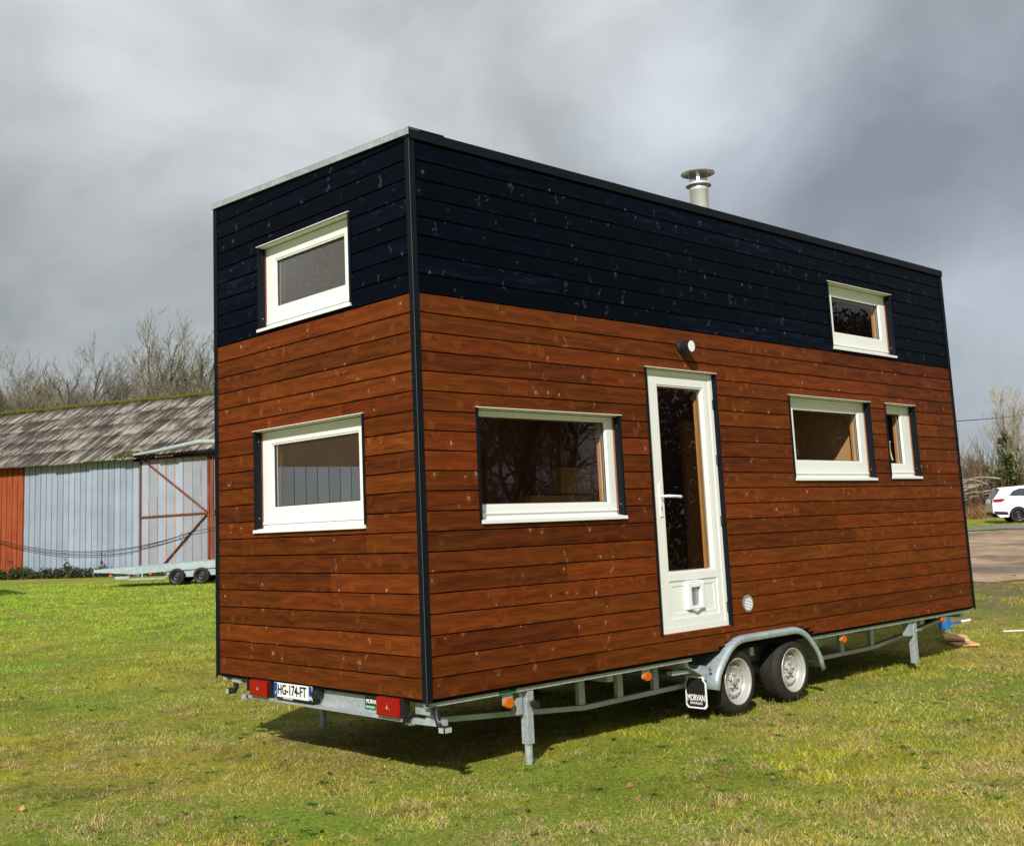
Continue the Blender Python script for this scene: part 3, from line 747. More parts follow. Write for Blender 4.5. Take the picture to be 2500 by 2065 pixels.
MB(Tside).tube([(6.46, -.15, 1.56), (6.46, -.17, 1.66), (6.45, -.165, 1.73), (6.44, -.15, 1.755)], .009, 8).build('latch', 'white', wo_, True)

# door
d = empty('door', parent=house); a0, a1, z0, z1 = DOOR
casing(Tside, a0, a1, z0, z1, d, .045)
mb = MB(Tside); g0, g1, y0, y1 = 2.505, 3.086, .646, 2.101; q0, q1, p0, p1 = 2.52, 3.12, .288, .571
fa0, fa1 = a0 + .02, a1 - .02
ring(mb, fa0, fa1, z0 + .002, z1 - .012, fa0 + .045, fa1 - .045, z0 + .045, z1 - .055, -.10, -.026)
mb.build('door_frame', 'white', d, bevel=.002)
mb = MB(Tside); l0, l1, m0, m1 = fa0 + .0455, fa1 - .0455, z0 + .0455, z1 - .0555
mb.T = Tside
# leaf built as frame cells round the pane and the lower panel
for (xa, xb, za, zb_) in ((l0, g0 - .012, m0, m1), (g1 + .034, l1, m0, m1), (g0 - .0121, g1 + .0341, y1 + .012, m1), (g0 - .0121, g1 + .0341, p1 + .001, y0 - .012), (g0 - .0121, g1 + .0341, m0, p0 - .001)):
    mb.box((xa, -.095, za), (xb, -.031, zb_))
mb.box((g0 - .0121, -.09, p0 - .0012), (g1 + .0341, -.043, p1 + .0012))
ring(mb, g0 - .012, g1 + .012, y0 - .012, y1 + .012, g0, g1, y0, y1, -.085, -.036)
mb.box((g1 + .0122, -.09, y0 - .012), (g1 + .034, -.0312, y1 + .012))
ring(mb, q0 - .03, q1 + .0001, p0 - .001, p1 + .001, q0 + .02, q1 - .045, p0 + .04, p1 - .04, -.0435, -.0385)
mb.build('door_leaf', 'white', d, bevel=.002)
MB(Tside).quad((g0, -.06, y0), (g1, -.06, y0), (g1, -.06, y1), (g0, -.06, y1)).build('pane', 'glass', d, recalc=False) if False else None
mb = MB(Tside); mb.quad((g0 - .002, -.062, y0 - .002), (g1 + .002, -.062, y0 - .002), (g1 + .002, -.062, y1 + .002), (g0 - .002, -.062, y1 + .002)); mb.build('pane', 'glass', d, recalc=False)
mb = MB(Tside); ring(mb, g0 - .003, g1 + .003, y0 - .003, y1 + .003, g0 + .006, g1 - .006, y0 + .006, y1 - .006, -.084, -.070); mb.build('glazing_spacer', 'steelgrey', d)
mb = MB(Tside); ring(mb, l0, l1, y0 - .05, m1, g0, g1, y0, y1, -.125, -.101); mb.build('inner_reveal', 'tan', d)
# cat flap
cf = empty('cat_flap', parent=d); cx0, cx1, cz0, cz1 = 2.70, 2.915, .345, .55; hx0, hx1, hz0, hz1 = 2.752, 2.872, .368, .512
mb = MB(Tside); ring(mb, cx0, cx1, cz0, cz1, hx0, hx1, hz0, hz1, -.043, -.012)
mb.prism([((cx0 + cx1) / 2 - .06, cz0), ((cx0 + cx1) / 2 + .06, cz0), ((cx0 + cx1) / 2 + .028, cz0 - .013), ((cx0 + cx1) / 2, cz0 - .026), ((cx0 + cx1) / 2 - .028, cz0 - .013)], -.043, -.0125, axis=1)
mb.box((cx0 + .03, -.043, cz1), (cx1 - .03, -.014, cz1 + .012))
mb.build('flap_frame', 'whiteb', cf, bevel=.006)
MB(Tside).box((hx0, -.0435, hz0), (hx1, -.040, hz1)).build('flap_panel', 'steelgrey', cf)
# handle
hd = empty('handle', parent=d)
MB(Tside).box((2.435, -.0305, 1.07), (2.468, -.022, 1.325)).build('handle_plate', 'white', hd, bevel=.004)
MB(Tside).tube([(2.452, -.022, 1.228), (2.452, .022, 1.228), (2.47, .034, 1.228), (2.55, .034, 1.226), (2.635, .030, 1.222)], [.010, .010, .012, .011, .012], 10).build('lever', 'white', hd, True)
MB(Tside).box((2.447, -.0215, 1.115), (2.456, -.0205, 1.15)).build('keyhole', 'black', hd)
for z in (.33, 1.02, 1.52, 1.98):
    MB(Tside).box((a1 - .035, -.026, z - .04), (a1 - .017, -.008, z + .04)).build('hinge', 'black' if z < 1.9 else 'trim', d)
# wall lamp, vent
lp = empty('wall_lamp', parent=house); c = (2.80, 0, 2.425)
MB(Tside).lathe([(.001, -.002), (.054, -.002), (.054, .018), (.050, .022), (.050, .034), (.054, .038), (.054, .112), (.048, .112), (.048, .100), (.001, .100)], c, 'y', 36).build('lamp_housing', 'black', lp, True)
MB(Tside).lathe([(.001, .109), (.0475, .108), (.0475, .101)], c, 'y', 32).build('lamp_lens', 'letterwhite', lp, True)
vt = empty('vent_grille', parent=house); c = (3.468, 0, .337)
MB(Tside).lathe([(.070, -.004), (.072, .010), (.060, .014), (.058, .004)], c, 'y', 36).build('grille_rim', 'steelgrey', vt, True)
mb = MB(Tside)
for k in range(9):
    z = -.048 + k * .012; hw = math.sqrt(max(0, .058 ** 2 - z ** 2)); mb.prism([(.003, z - .004 + c[2]), (.010, z - .002 + c[2]), (.004, z + .004 + c[2])], c[0] - hw, c[0] + hw, axis=0)
mb.build('grille_louvres', 'letterwhite', vt)
MB(Tside).lathe([(.001, .001), (.058, .001)], c, 'y', 36).build('grille_backing', 'black', vt)

# interior fittings glimpsed through the panes
MB().box((1.0, 2.05, .09), (2.9, 2.38, .98)).build('kitchen_cabinet', 'teal', house)
MB().box((1.0, 2.02, .981), (2.9, 2.38, 1.02)).build('worktop', 'tan', house)
MB().box((3.3, 1.5, .09), (3.5, 2.38, 2.2)).build('inner_partition', 'inner', house)
MB().box((5.3, 1.9, .09), (6.6, 1.95, 2.1)).build('cupboard_panel', 'rawwood', house)
MB().box((2.45, 1.45, 1.10), (3.25, 1.6, 1.30)).build('cupboard_panel', 'rawwood', house); MB().box((2.85, 1.45, 1.32), (3.25, 1.6, 1.55)).build('cupboard_panel', 'rawwood', house)
MB().box((.17, .17, 2.32), (1.9, WID - .17, 2.42)).build('loft_floor', 'inner', house)
MB().box((4.4, .17, 2.32), (LEN - .17, WID - .17, 2.42)).build('loft_floor', 'inner', house)

M['cream'] = plain('cream_panel', (.55, .42, .25), .6); MB().box((5.76, .17, .091), (5.79, 1.2, 2.3)).build('inner_partition', 'cream', house)

# ---- road trailer under the house
ch = empty('chassis', parent=house)
mb = MB()
for y in (.035, WID - .075):
    mb = MB(); mb.prism([(y, -.048), (y + .04, -.048), (y + .04, 0), (y + .01, 0), (y + .01, -.021), (y, -.021)], .03, 2.72, axis=0); mb.build('side_rail', 'galv', ch)
    MB().box((4.47, y, -.048), (7.60, y + .04, -.021)).build('side_rail', 'galv', ch)
for y, sg in ((.28, 1), (WID - .28, -1)):
    mb = MB()
    pts = [(.06, -.160), (.97, -.228), (1.71, -.286), (2.95, -.270)]
    for p, q in zip(pts, pts[1:]): mb.bar((p[0], y, p[1]), (q[0], y, q[1]), .045, .034)
    pts = [(4.75, -.275), (5.93, -.270), (6.56, -.215), (7.5, -.12)]
    for p, q in zip(pts, pts[1:]): mb.bar((p[0], y, p[1]), (q[0], y, q[1]), .045, .034)
    mb.bar((2.9, y + sg * .06, -.12), (4.8, y + sg * .06, -.12), .05, .16)
    mb.build('lower_rail', 'galv', ch)
    for x in (1.69, 2.12, 2.55, 5.36, 5.93):
        mb = MB(); mb.box((x - .032, y - .014, -.262), (x + .032, y + .02, -.03)); mb.build('upright', 'galv', ch)
mb = MB()
for x in (.9, 1.8, 2.7, 3.6, 4.6, 5.6, 6.6, 7.5): mb.box((x - .03, .08, -.10), (x + .03, WID - .08, -.021))
mb.bar((4.6, .2, -.14), (7.5, 1.2, -.12), .06, .1); mb.bar((4.6, 2.35, -.14), (7.5, 1.3, -.12), .06, .1)
mb.build('cross_member', 'galv', ch)
MB().box((.10, .06, -.0215), (LEN - .05, WID - .06, -.0205)).build('underfloor', 'void', ch)
# rear light board
mb = MB(); mb.box((.055, .262, -.128), (.062, 2.12, -.004)); mb.box((.012, .262, -.135), (.062, 2.12, -.1285)); mb.box((.012, .262, -.150), (.016, 2.12, -.1352))
mb.prism([(.05, .10), (.20, .245), (.05, .245)], -.1275, -.022, axis=2) if False else None
mb.build('light_board', 'galv', ch)
for y in (.250, 2.121):
    MB().box((.008, y, -.155), (.062, y + .011, -.128)).build('board_end_cap', 'black', ch); MB().box((.008, y, -.10), (.062, y + .011, -.004)).build('board_end_cap', 'black', ch)
mb = MB(); mb.prism([(.07, .235), (.09, -.0), (.16, -.0), (.16, .235)], -.165, -.130, axis=2); mb.box((.09, .08, -.130), (.14, .13, -.105)); mb.box((.065, .06, -.10), (.10, .2, -.022)); mb.build('corner_bracket', 'galv', ch)
for y0 in (1.815, .265):
    tl = empty('tail_light', parent=house)
    mb = MB(); mb.box((.006, y0 - .012, -.126), (.054, y0 + .236, -.004)); mb.build('lamp_body', 'black', tl, bevel=.004)
    mb = MB(); mb.prism([(y0, -.122), (y0 + .232, -.122), (y0 + .232, -.006), (y0, -.006)], -.022, .004, axis=0); mb.build('red_lens', 'red', tl, bevel=.008)
    mb = MB(); mb.prism([(y0 + .085, -.088), (y0 + .145, -.088), (y0 + .115, -.035)], -.0235, -.0225, axis=0); mb.build('reflector', 'red', tl)
    mb = MB(); mb.prism([(y0 + .105, -.075), (y0 + .125, -.075), (y0 + .115, -.052)], -.0245, -.0237, axis=0); mb.build('reflector_glint', 'clear', tl)
# number plate
npl = empty('number_plate', parent=house)
MB().box((-.006, 1.236, -.118), (.054, 1.700, -.006)).build('plate_holder', 'black', npl)
MB().box((-.012, 1.236, -.103), (-.0065, 1.722, -.004)).build('plate_panel', 'platewhite', npl, bevel=.002)
MB().box((-.0128, 1.678, -.102), (-.0122, 1.721, -.005)).build('plate_band', 'plateblue', npl)
MB().box((-.0128, 1.237, -.102), (-.0122, 1.276, -.005)).build('plate_band', 'plateblue', npl)
text('HG-174-FT', .098, 'ink', (-.0135, 1.672, -.052), (0, -1, 0), (0, 0, 1), npl, sx=.80, bold=.0015, spacing=1.0)
text('F', .034, 'letterwhite', (-.0135, 1.705, -.078), (0, -1, 0), (0, 0, 1), npl)
text('54', .034, 'letterwhite', (-.0135, 1.272, -.084), (0, -1, 0), (0, 0, 1), npl, bold=.001)
text('MORVAN REMORQUES', .012, 'letterwhite', (-.0072, 1.61, -.1105), (0, -1, 0), (0, 0, 1), npl)
MB().lathe([(.001, -.035), (.028, -.035), (.036, -.012), (.036, .03)], (0.02, 1.215, -.055), 'x', 20).build('plate_lamp', 'black', house, True)
# stickers
st = empty('maker_sticker', parent=house)
MB().box((.0535, .52, -.115), (.0548, .712, -.030)).build('sticker_panel', 'green', st)
MB().box((.0528, .52, -.084), (.0534, .702, -.038)).build('sticker_field', 'ink', st)
text('MORVAN', .040, 'letterwhite', (.0524, .698, -.061), (0, -1, 0), (0, 0, 1), st, sx=.78, bold=.0012, thick=.0003)
text('REMORQUES', .018, 'letterwhite', (.0524, .698, -.097), (0, -1, 0), (0, 0, 1), st, sx=.88, thick=.0003)
st = empty('maker_sticker', parent=house)
MB().box((.64, .0338, -.046), (.80, .0349, -.005)).build('sticker_panel', 'green', st)
MB().box((.645, .0332, -.031), (.795, .0337, -.007)).build('sticker_field', 'ink', st)
text('MORVAN', .020, 'letterwhite', (.655, .0328, -.019), (1, 0, 0), (0, 0, 1), st, sx=.95, bold=.0006, thick=.0003)
# end marker lamps on rubber arms
for y, sy in ((.02, -1), (WID - .10, 1)):
    ml = empty('outline_marker_lamp', parent=house); x = .10
    yy = y + (.0 if sy < 0 else .0)
    if sy < 0:
        MB().tube([(.10, .04, -.045), (.10, .035, -.11), (.095, .01, -.155), (.085, -.03, -.175)], [.017, .018, .018, .016], 12).build('rubber_arm', 'black', ml, True)
        MB().box((.055, -.085, -.195), (.118, -.03, -.155)).build('lamp_body', 'black', ml, bevel=.006)
        MB().box((.050, -.078, -.190), (.0545, -.037, -.160)).build('lamp_lens', 'clear', ml); MB().box((.062, -.0895, -.190), (.112, -.0855, -.160)).build('lamp_lens', 'clear', ml)
    else:
        MB().box((.04, 2.27, -.06), (.09, 2.40, -.02)).build('bracket', 'galv', ml)
        MB().tube([(.05, 2.36, -.055), (.05, 2.355, -.10), (.05, 2.385, -.128), (.05, 2.43, -.130)], [.02, .019, .019, .017], 12).build('rubber_arm', 'black', ml, True)
        MB().box((.03, 2.43, -.152), (.075, 2.475, -.108)).build('lamp_body', 'black', ml, bevel=.006)
        MB().box((.025, 2.435, -.147), (.0295, 2.47, -.113)).build('lamp_lens', 'clear', ml)
MB().box((7.35, .35, -.17), (7.5, .42, -.05)).build('front_lamp', 'black', house, bevel=.01)
for x, y, z in ((.735, .05, -.108), (2.19, .062, -.105), (5.03, .062, -.098), (7.02, .062, -.080)):
    mk = empty('side_marker', parent=house)
    MB().lathe([(.001, -y + .018), (.030, -y + .018), (.033, -y + .012), (.033, -y - .005)], (x, 0, z), 'y', 20).build('amber_lens', 'amber', mk, True)
    mb = MB(); mb.box((x - .045, y + .002, z - .012), (x + .045, y + .012, z + .06)); mb.build('bracket', 'galv', mk)
    for o in mk.children:
        if o.name.startswith('amber'): o.data.transform(Matrix.Translation((x, 0, z)) @ Matrix.Scale(1.35, 4, (1, 0, 0)) @ Matrix.Translation((-x, 0, -z))); o.data.transform(Matrix.Scale(-1, 4, (0, 1, 0))); o.data.flip_normals()
# corner steadies
for x, y, s_ in ((.93, .075, 1), (.93, WID - .075, -1), (6.40, .085, 1), (6.40, WID - .085, -1)):
    pr = empty('corner_steady', parent=house); far = x > 3
    zb = -.40 if not far else -.46
    MB().box((x - .031, y - .031, zb), (x + .031, y + .031, -.10 if not far else -.06)).build('outer_tube', 'galv', pr, bevel=.004)
    MB().box((x - .022, y - .034, -.12), (x + .034, y + .03, -.03)).build('mounting_plate', 'galv', pr)
    if not far:
        MB().tube([(x, y, zb + .05), (x, y, -.545)], .027, 20).build('inner_leg', 'galv', pr, True)
        MB().box((x - .10, y - .01, -.20), (x - .05, y + .05, -.09)).build('bracket', 'galv', pr)
        MB().tube([(x + .0, y - s_ * .036, -.135), (x + .0, y - s_ * .06, -.137), (x, y - s_ * .062, -.137), (x, y - s_ * .10, -.139)], [.008, .008, .028, .028], 16).build('clamp_knob', 'black', pr, True)
    else:
        MB().box((x - .12, y - .03, -.185), (x - .05, y + .04, -.03)).build('bracket', 'galv', pr)
        MB().tube([(x + .03, y - .03, -.14), (x + .12, y - .03, -.145)], .016, 10).build('clamp_knob', 'steelgrey', pr, True)
# wheels
def wheel(x, yo, side, parent, name='wheel', R0=.268, rimmat='rim', loc=None):
    """side=-1: outer face towards -Y at y=yo"""
    w = empty(name, (x, yo, 0) if loc is None else loc, parent=parent)
    s_ = side; C = (0, 0, 0); Y = lambda v: s_ * -v       # v measured inwards from outer face
    prof = [(.178, .012), (.186, .004), (.205, .0), (.232, .004), (.252, .020), (.264, .036)]
    for g in (.058, .092, .126): prof += [(.268, g - .022 + .010), (.268, g - .004), (.260, g - .003), (.260, g + .003), (.268, g + .004)]
    prof += [(.264, .162), (.252, .178), (.232, .194), (.205, .198), (.178, .19)]
    n = 90; mb = MB(); rings = []
    for i, (r, v) in enumerate(prof):
        rr = []
        for k in range(n):
            r_ = r * R0 / .268
            if r > .262 and ((k + i) % 3 == 0): r_ -= .006
            a = 2 * math.pi * k / n; rr.append(mb.vert((r_ * math.cos(a), Y(v), r_ * math.sin(a))))
        rings.append(rr)
    for r0, r1 in zip(rings, rings[1:]):
        for k in range(n): mb.face((r0[k], r0[(k + 1) % n], r1[(k + 1) % n], r1[k]))
    mb.build('tyre', 'rubber', w, True)
    k_ = R0 / .268
    rim = [(.186, .006), (.182, .001), (.174, .004), (.170, .016), (.162, .020), (.160, .034), (.152, .038), (.150, .052), (.144, .058), (.142, .066), (.128, .050), (.108, .042), (.095, .050), (.085, .060), (.060, .062), (.050, .052), (.030, .050), (.028, .030), (.001, .028)]
    MB().lathe([(r * k_, Y(v)) for r, v in rim], C, 'y', 64).build('rim', rimmat, w, True)
    MB().lathe([(.176, Y(.19)), (.145, Y(.17)), (.14, Y(.07))], C, 'y', 40).build('rim_barrel', rimmat, w, True)
    for k in range(5):
        a = 2 * math.pi * k / 5 + .3; cx, cz = .056 * math.cos(a), .056 * math.sin(a)
        MB().lathe([(.012, Y(.062)), (.012, Y(.040)), (.008, Y(.034)), (.001, Y(.034))], (cx, 0, cz), 'y', 8).build('wheel_bolt', 'steelgrey', w, True)
    for k in range(16):
        mb = MB()
        if rimmat != 'rim' : break
        a = 2 * math.pi * (k + .5) / 16; u = Vector((math.cos(a), 0, math.sin(a))); tv = Vector((-math.sin(a), 0, math.cos(a))); cc_ = u * .131
        pts = [cc_ + u * du + tv * dt for du, dt in ((-.006, -.006), (-.006, .006), (.005, .009), (.005, -.009))]
        vs = [mb.vert((p.x, Y(.0495 + (.003 if i > 1 else -.002)), p.z)) for i, p in enumerate(pts)]; mb.face(vs); mb.build('vent_hole', 'void', w)
    return w
for x in (3.295, 4.115):
    w = wheel(x, .0, -1, house, loc=(x, .018, -.268)); w = wheel(x, .0, 1, house, loc=(x, WID - .018, -.268))
    MB().tube([(x, .2, -.27), (x, WID - .2, -.27)], .05, 10).build('axle', 'galv', ch, True)
# mudguards
def rounded(pts, r=.1, n=6):
    out = [Vector(pts[0])]
    for a, b, c in zip(pts, pts[1:], pts[2:]):
        a, b, c = Vector(a), Vector(b), Vector(c); p = b + (a - b).normalized() * min(r, (a - b).length * .48); q = b + (c - b).normalized() * min(r, (c - b).length * .48)
        for k in range(n + 1): t_ = k / n; out.append(p * (1 - t_) ** 2 + b * 2 * t_ * (1 - t_) + q * t_ * t_)
    return out + [Vector(pts[-1])]
for s_, yb in ((1, 0), (-1, WID)):
    mg = empty('mudguard', parent=house)
    path = rounded([(2.915, -.285), (2.955, -.14), (3.205, .088), (4.235, .088), (4.475, -.13), (4.535, -.295)], .16, 8)
    prof = [(-.020, -.052), (-.034, -.046), (-.042, -.030), (-.040, -.012), (-.028, 0), (-.010, .006), (.06, .008), (.235, .008)]
    mb = MB(); rows = []
    for i, p in enumerate(path):
        d_ = (path[min(i + 1, len(path) - 1)] - path[max(i - 1, 0)]).normalized(); nrm = Vector((-d_.y, d_.x))
        rows.append([mb.vert((p.x + nrm.x * o_, yb + s_ * y_, p.y + nrm.y * o_)) for y_, o_ in prof])
    for a, b in zip(rows, rows[1:]):
        for k in range(len(prof) - 1): mb.face((a[k], a[k + 1], b[k + 1], b[k]))
    mb.build('guard_sheet', 'fender', mg, True, solid=.003)
    mb = MB(); mb.prism([(2.93, -.27), (3.03, -.03), (3.2, .07), (4.24, .07), (4.44, -.10), (4.52, -.27), (4.46, -.27), (4.3, .0), (3.2, .0), (2.99, -.27)], yb + s_ * .236, yb + s_ * .239, axis=1)
    mb.build('inner_plate', 'galv', mg)
    mb = MB(); mb.prism([(2.68, -.03), (3.05, -.03), (2.95, -.18), (2.86, -.20), (2.80, -.10)], yb + s_ * .02 if s_ > 0 else yb - .02, yb + s_ * .024, axis=1) if False else None
    mb = MB(); mb.bar((2.62, yb + s_ * .12, -.05), (2.92, yb + s_ * .10, -.20), .10, .004, up=(0, 0, 1)); mb.bar((2.55, yb + s_ * .13, -.13), (2.93, yb + s_ * .13, -.14), .05, .03)
    mb.build('guard_stay', 'galv', mg)
    fx_ = 2.865; f = empty('mud_flap', parent=house); mid = yb + s_ * .128
    def outline(g):
        w1, w2, t1, b1 = .080 - g, .102 - g, -.185 - g, -.432 + g
        o_ = [(-w1, t1), (w1, t1), (w1, -.212), (w2, -.236), (w2, b1 + .02), (w2 - .02, b1), (-w2 + .02, b1), (-w2, b1 + .02), (-w2, -.236), (-w1, -.212)]
        return [(mid + a, b) for a, b in o_]
    MB().prism(outline(0), fx_, fx_ + .006, axis=0).build('flap_border', 'letterwhite', f)
    MB().prism([(p[0], p[1]) for p in outline(.013)], fx_ - .0015, fx_ - .0003, axis=0).build('flap_field', 'black', f)
    if s_ > 0:
        text('MORVAN', .066, 'letterwhite', (fx_ - .0022, mid, -.352), (0, -1, 0), (0, 0, 1), f, sx=.60, bold=.0018, align='CENTER', thick=.0004)
        text('REMORQUES', .024, 'letterwhite', (fx_ - .0022, mid, -.392), (0, -1, 0), (0, 0, 1), f, sx=.86, bold=.0004, align='CENTER', thick=.0004)
    mb = MB()
    for dy in (-.06, .055): mb.lathe([(.001, -.006), (.008, -.006), (.009, .0)], (fx_, mid + dy, -.196), 'x', 10)
    mb.build('bolt', 'steelbright', f)
    MB().box((fx_ + .006, mid - .10, -.21), (fx_ + .010, mid + .10, -.10)).build('flap_mount', 'galv', f)
    MB().lathe([(.001, -.008), (.012, -.008), (.014, .0)], (2.90, yb + s_ * .0, -.13), 'x', 12).build('bolt', 'steelbright', mg)

# ------------------------------------------------------------------ things lying by the house
def gz(x, y): return hgt(x, y)
jx, jy = 9.62, 1.28; jz = gz(jx, jy)
jk = empty('jack', (jx, jy, jz)); tag(jk, 'blue tapered steel jack standing on the grass below the front corner of the house', 'jack')
MB().prism([(-.062, 0), (.062, 0), (.040, .46), (-.040, .46)], -.055, .055, axis=1).build('body', 'blue', jk, bevel=.012)
MB().box((-.075, -.07, -.004), (.075, .07, .012)).build('base_plate', 'blue', jk, bevel=.004)
MB().tube([(0, 0, .46), (0, 0, .52)], .028, 16).build('ram', 'steelgrey', jk, True)
MB().bar((-.09, -.03, .02), (-.065, -.03, .26), .03, .02).build('side_strut', 'blue', jk)
hn = empty('handle', parent=jk); dv = RT * 1.0 + FW * .25; dv.z = .09; dv.normalize(); h0 = RT * .06; h0.z = .075
MB().tube([h0, h0 + dv * .17], .012, 12).build('grip', 'bluegrip', hn, True)
MB().tube([h0 + dv * .171, h0 + dv * .31], .016, 12).build('metal_end', 'stick', hn, True)
def plank(x, y, rz, L_, w, t_, label, z=0, tilt=0):
    b = MB().box((-L_ / 2, -w / 2, 0), (L_ / 2, w / 2, t_)).build('wooden_plank', 'rawwood', None, bevel=.002); b.location = (x, y, gz(x, y) + .012 + z); b.rotation_euler = (tilt, 0, rz)
    tag(b, label, 'plank', 'wood offcuts under the front steady')
plank(8.52, .64, R(28), .52, .26, .026, 'pale wooden board lying on top of another, nearer the blue jack', .035, R(3))
plank(8.30, .46, R(40), .36, .26, .024, 'pale wooden board lying flat in the grass, half under the other board')
sx_, sy_ = 9.52, .52; b = MB(); b.box((0, -.008, 0), (1.3, .008, .014)); b.box((.30, -.012, .0141), (.35, .012, .03)); b = b.build('white_batten', 'stick', None, bevel=.002)
b.location = (sx_, sy_, gz(sx_, sy_) + .03); b.rotation_euler = (0, 0, math.atan2(RT.y, RT.x)); tag(b, 'thin white wooden batten lying in the grass beyond the blue jack', 'batten')

# ------------------------------------------------------------------ barn
BA = math.atan2(-.90421, .42708); BP = (16.79, 51.08, -.53)
barn = empty('barn', BP, BA); tag(barn, 'long barn with lichen streaked corrugated roof and galvanised sheet walls', 'barn')
# local: x along the wall (towards the house), y away from the camera?, z up from ground
yv = 1   # local +y after rotation is (.904,.427) = away from the camera
EV = 5.66
U0, U1 = -26.0, 24.0
def sheetwall(a, b, z0, z1, mat, name, label=None, pitch=.355, y=0.0):
    mb = MB(); x = a
    while x < b - 1e-3:
        e = min(b, x + pitch); mb.cur = (random.random(), .5, .1)
        mb.quad((x, y, z0), (e - .045, y, z0), (e - .045, y, z1), (x, y, z1))
        mb.quad((e - .045, y, z0), (e - .040, y + .05, z0), (e - .040, y + .05, z1), (e - .045, y, z1)); mb.quad((e - .040, y + .05, z0), (e, y, z0), (e, y, z1), (e - .040, y + .05, z1))
        x = e
    o = mb.build(name, mat, barn, recalc=False)
    if label: o['label'] = label
    return o
sheetwall(U0, -.02, 0, EV - .02, 'rustsheet', 'wall_cladding', 'rusty orange sheet cladding')
sheetwall(0, 4.9, 0, EV - .06, 'sheet', 'wall_cladding', 'galvanised sheet cladding', y=-.03)
sheetwall(4.9, 6.75, 0, EV - .06, 'sheet', 'wall_cladding', 'galvanised sheet cladding', y=-.025)
sheetwall(6.75, 7.2, 0, EV - .3, 'sheet', 'wall_cladding', 'galvanised sheet cladding', y=-.06)
sheetwall(15.3, U1, 0, EV - .3, 'sheet', 'wall_cladding', 'galvanised sheet cladding', y=-.03)
mb = MB(); mb.box((U0, .05, 0), (U1, .12, EV + .1)); mb.box((U0, 12.5, 0), (U1, 12.6, EV)); mb.prism([(0.05, 0), (12.6, 0), (12.6, EV), (6.3, EV + 3.6), (.05, EV)], U1, U1 + .05, axis=0); mb.prism([(0.05, 0), (12.6, 0), (12.6, EV), (6.3, EV + 3.6), (.05, EV)], U0 - .05, U0, axis=0)
mb.build('wall', 'void', barn)
mb = MB(); mb.box((4.7, -.05, EV - .10), (7.0, -.02, EV + .02)); mb.build('rusty_rail', 'rust', barn)
# corrugated roof, real waves, four overlapping courses
def roofmat():
    t = NT('lichened_fibre_cement'); v = t.coord('UV')
    a = t.noise(t.add('Mapping', i_0=v).outputs[0], 1, 2)
    mp = t.add('Mapping', i_0=v); mp.inputs['Scale'].default_value = (5.6, .50, 1)
    st = t.noise(mp.outputs[0], 1.0, 5, .7)
    mp2 = t.add('Mapping', i_0=v); mp2.inputs['Scale'].default_value = (.5, .4, 1)
    pa = t.noise(mp2.outputs[0], 1.0, 4, .6)
    sp = t.noise(v, 30, 4, .7)
    at_ = t.add('Attribute', attribute_name='board'); se = t.add('SeparateColor', i_0=at_.outputs['Color'])
    f = t.math('ADD', t.math('MULTIPLY', st, .85), t.math('MULTIPLY', pa, .30)); f = t.math('ADD', f, t.math('MULTIPLY_ADD', sp, .25, -.12)); f = t.math('ADD', f, t.math('MULTIPLY_ADD', se.outputs[0], .06, -.04))
    col = t.ramp(f, (.50, (.055, .046, .040)), (.575, (.095, .082, .07)), (.615, (.24, .22, .185)), (.8, (.36, .33, .285)))
    mo = t.ramp(t.noise(v, 1.3, 6, .75), (.66, 0.0), (.72, 1.0)); col = t.mix(t.math('MULTIPLY', mo, .6), col, (.13, .12, .02))
    t.bsdf(col, .9, 0, t.bump(sp, .4, .01), .15); return t.m
M['roof'] = roofmat()
PW = .177; slope_l = math.hypot(6.9, 3.65); 
for sgn, nm in ((1, 'roof'), (-1, 'roof')):
    mb = MB(); nw = int((U1 - U0 + 1.2) / PW); nc = 5
    for c_ in range(nc):
        s0, s1 = c_ / nc, (c_ + 1) / nc + (.012 if c_ < nc - 1 else 0)
        for sh in range(0, nw, 6):
            mb.cur = (random.random(), .5, .1)
            jit = random.uniform(-.012, .006)
            prev = None
            for k in range(sh * 6, min(sh + 6, nw) * 6 + 1):
                x = U0 - .6 + k * PW / 6; wz = .028 * math.cos(2 * math.pi * k / 6)
                def P(s_, lift):
                    yy = -.55 + 6.85 * s_ if sgn > 0 else 13.15 - 6.85 * s_
                    return (x, yy, EV + .12 - .29 + 3.72 * s_ + wz + lift)
                cur = (mb.vert(P(s0 + (jit if c_ == 0 else 0), .008 if c_ else 0)), mb.vert(P(s1, 0)), x)
                if prev: mb.face((prev[0], cur[0], cur[1], prev[1]), [(prev[2], s0 * 7.8), (cur[2], s0 * 7.8), (cur[2], s1 * 7.8), (prev[2], s1 * 7.8)])
                prev = cur
    o = mb.build(nm, 'roof', barn, True, recalc=False, solid=.008); o['label'] = 'corrugated roof slope ' + ('facing the house' if sgn > 0 else 'facing the trees')
t = NT('ridge_moss'); n_ = t.noise(t.coord(), 9, 5, .7); t.bsdf(t.ramp(n_, (.35, (.035, .038, .010)), (.6, (.10, .10, .018))), .95, 0, t.bump(n_, .8, .05), .1); M['moss'] = t.m
mb = MB(); pts = []; x = U0 - .6
rid = []
while x < U1 + .6:
    rid.append((x, 6.3 + random.uniform(-.03, .03), EV + 3.60 + random.uniform(-.03, .04))); x += .25
mb.tube(rid, [random.uniform(.09, .16) for _ in rid], 8); mb.build('mossy_ridge', 'moss', barn, True)
mb = MB()
for i in range(260):   # moss clumps in the valley by the gutter
    x = random.uniform(5.8, 8.2); s_ = random.uniform(.02, .06); yy = random.uniform(-.5, .1); mb.lathe([(.001, s_), (s_, s_ * .5), (s_ * 1.1, 0)], (x, yy, EV - .12 + (yy + .55) * .54), 'z', 6)
mb.build('eave_moss', 'moss', barn, True)
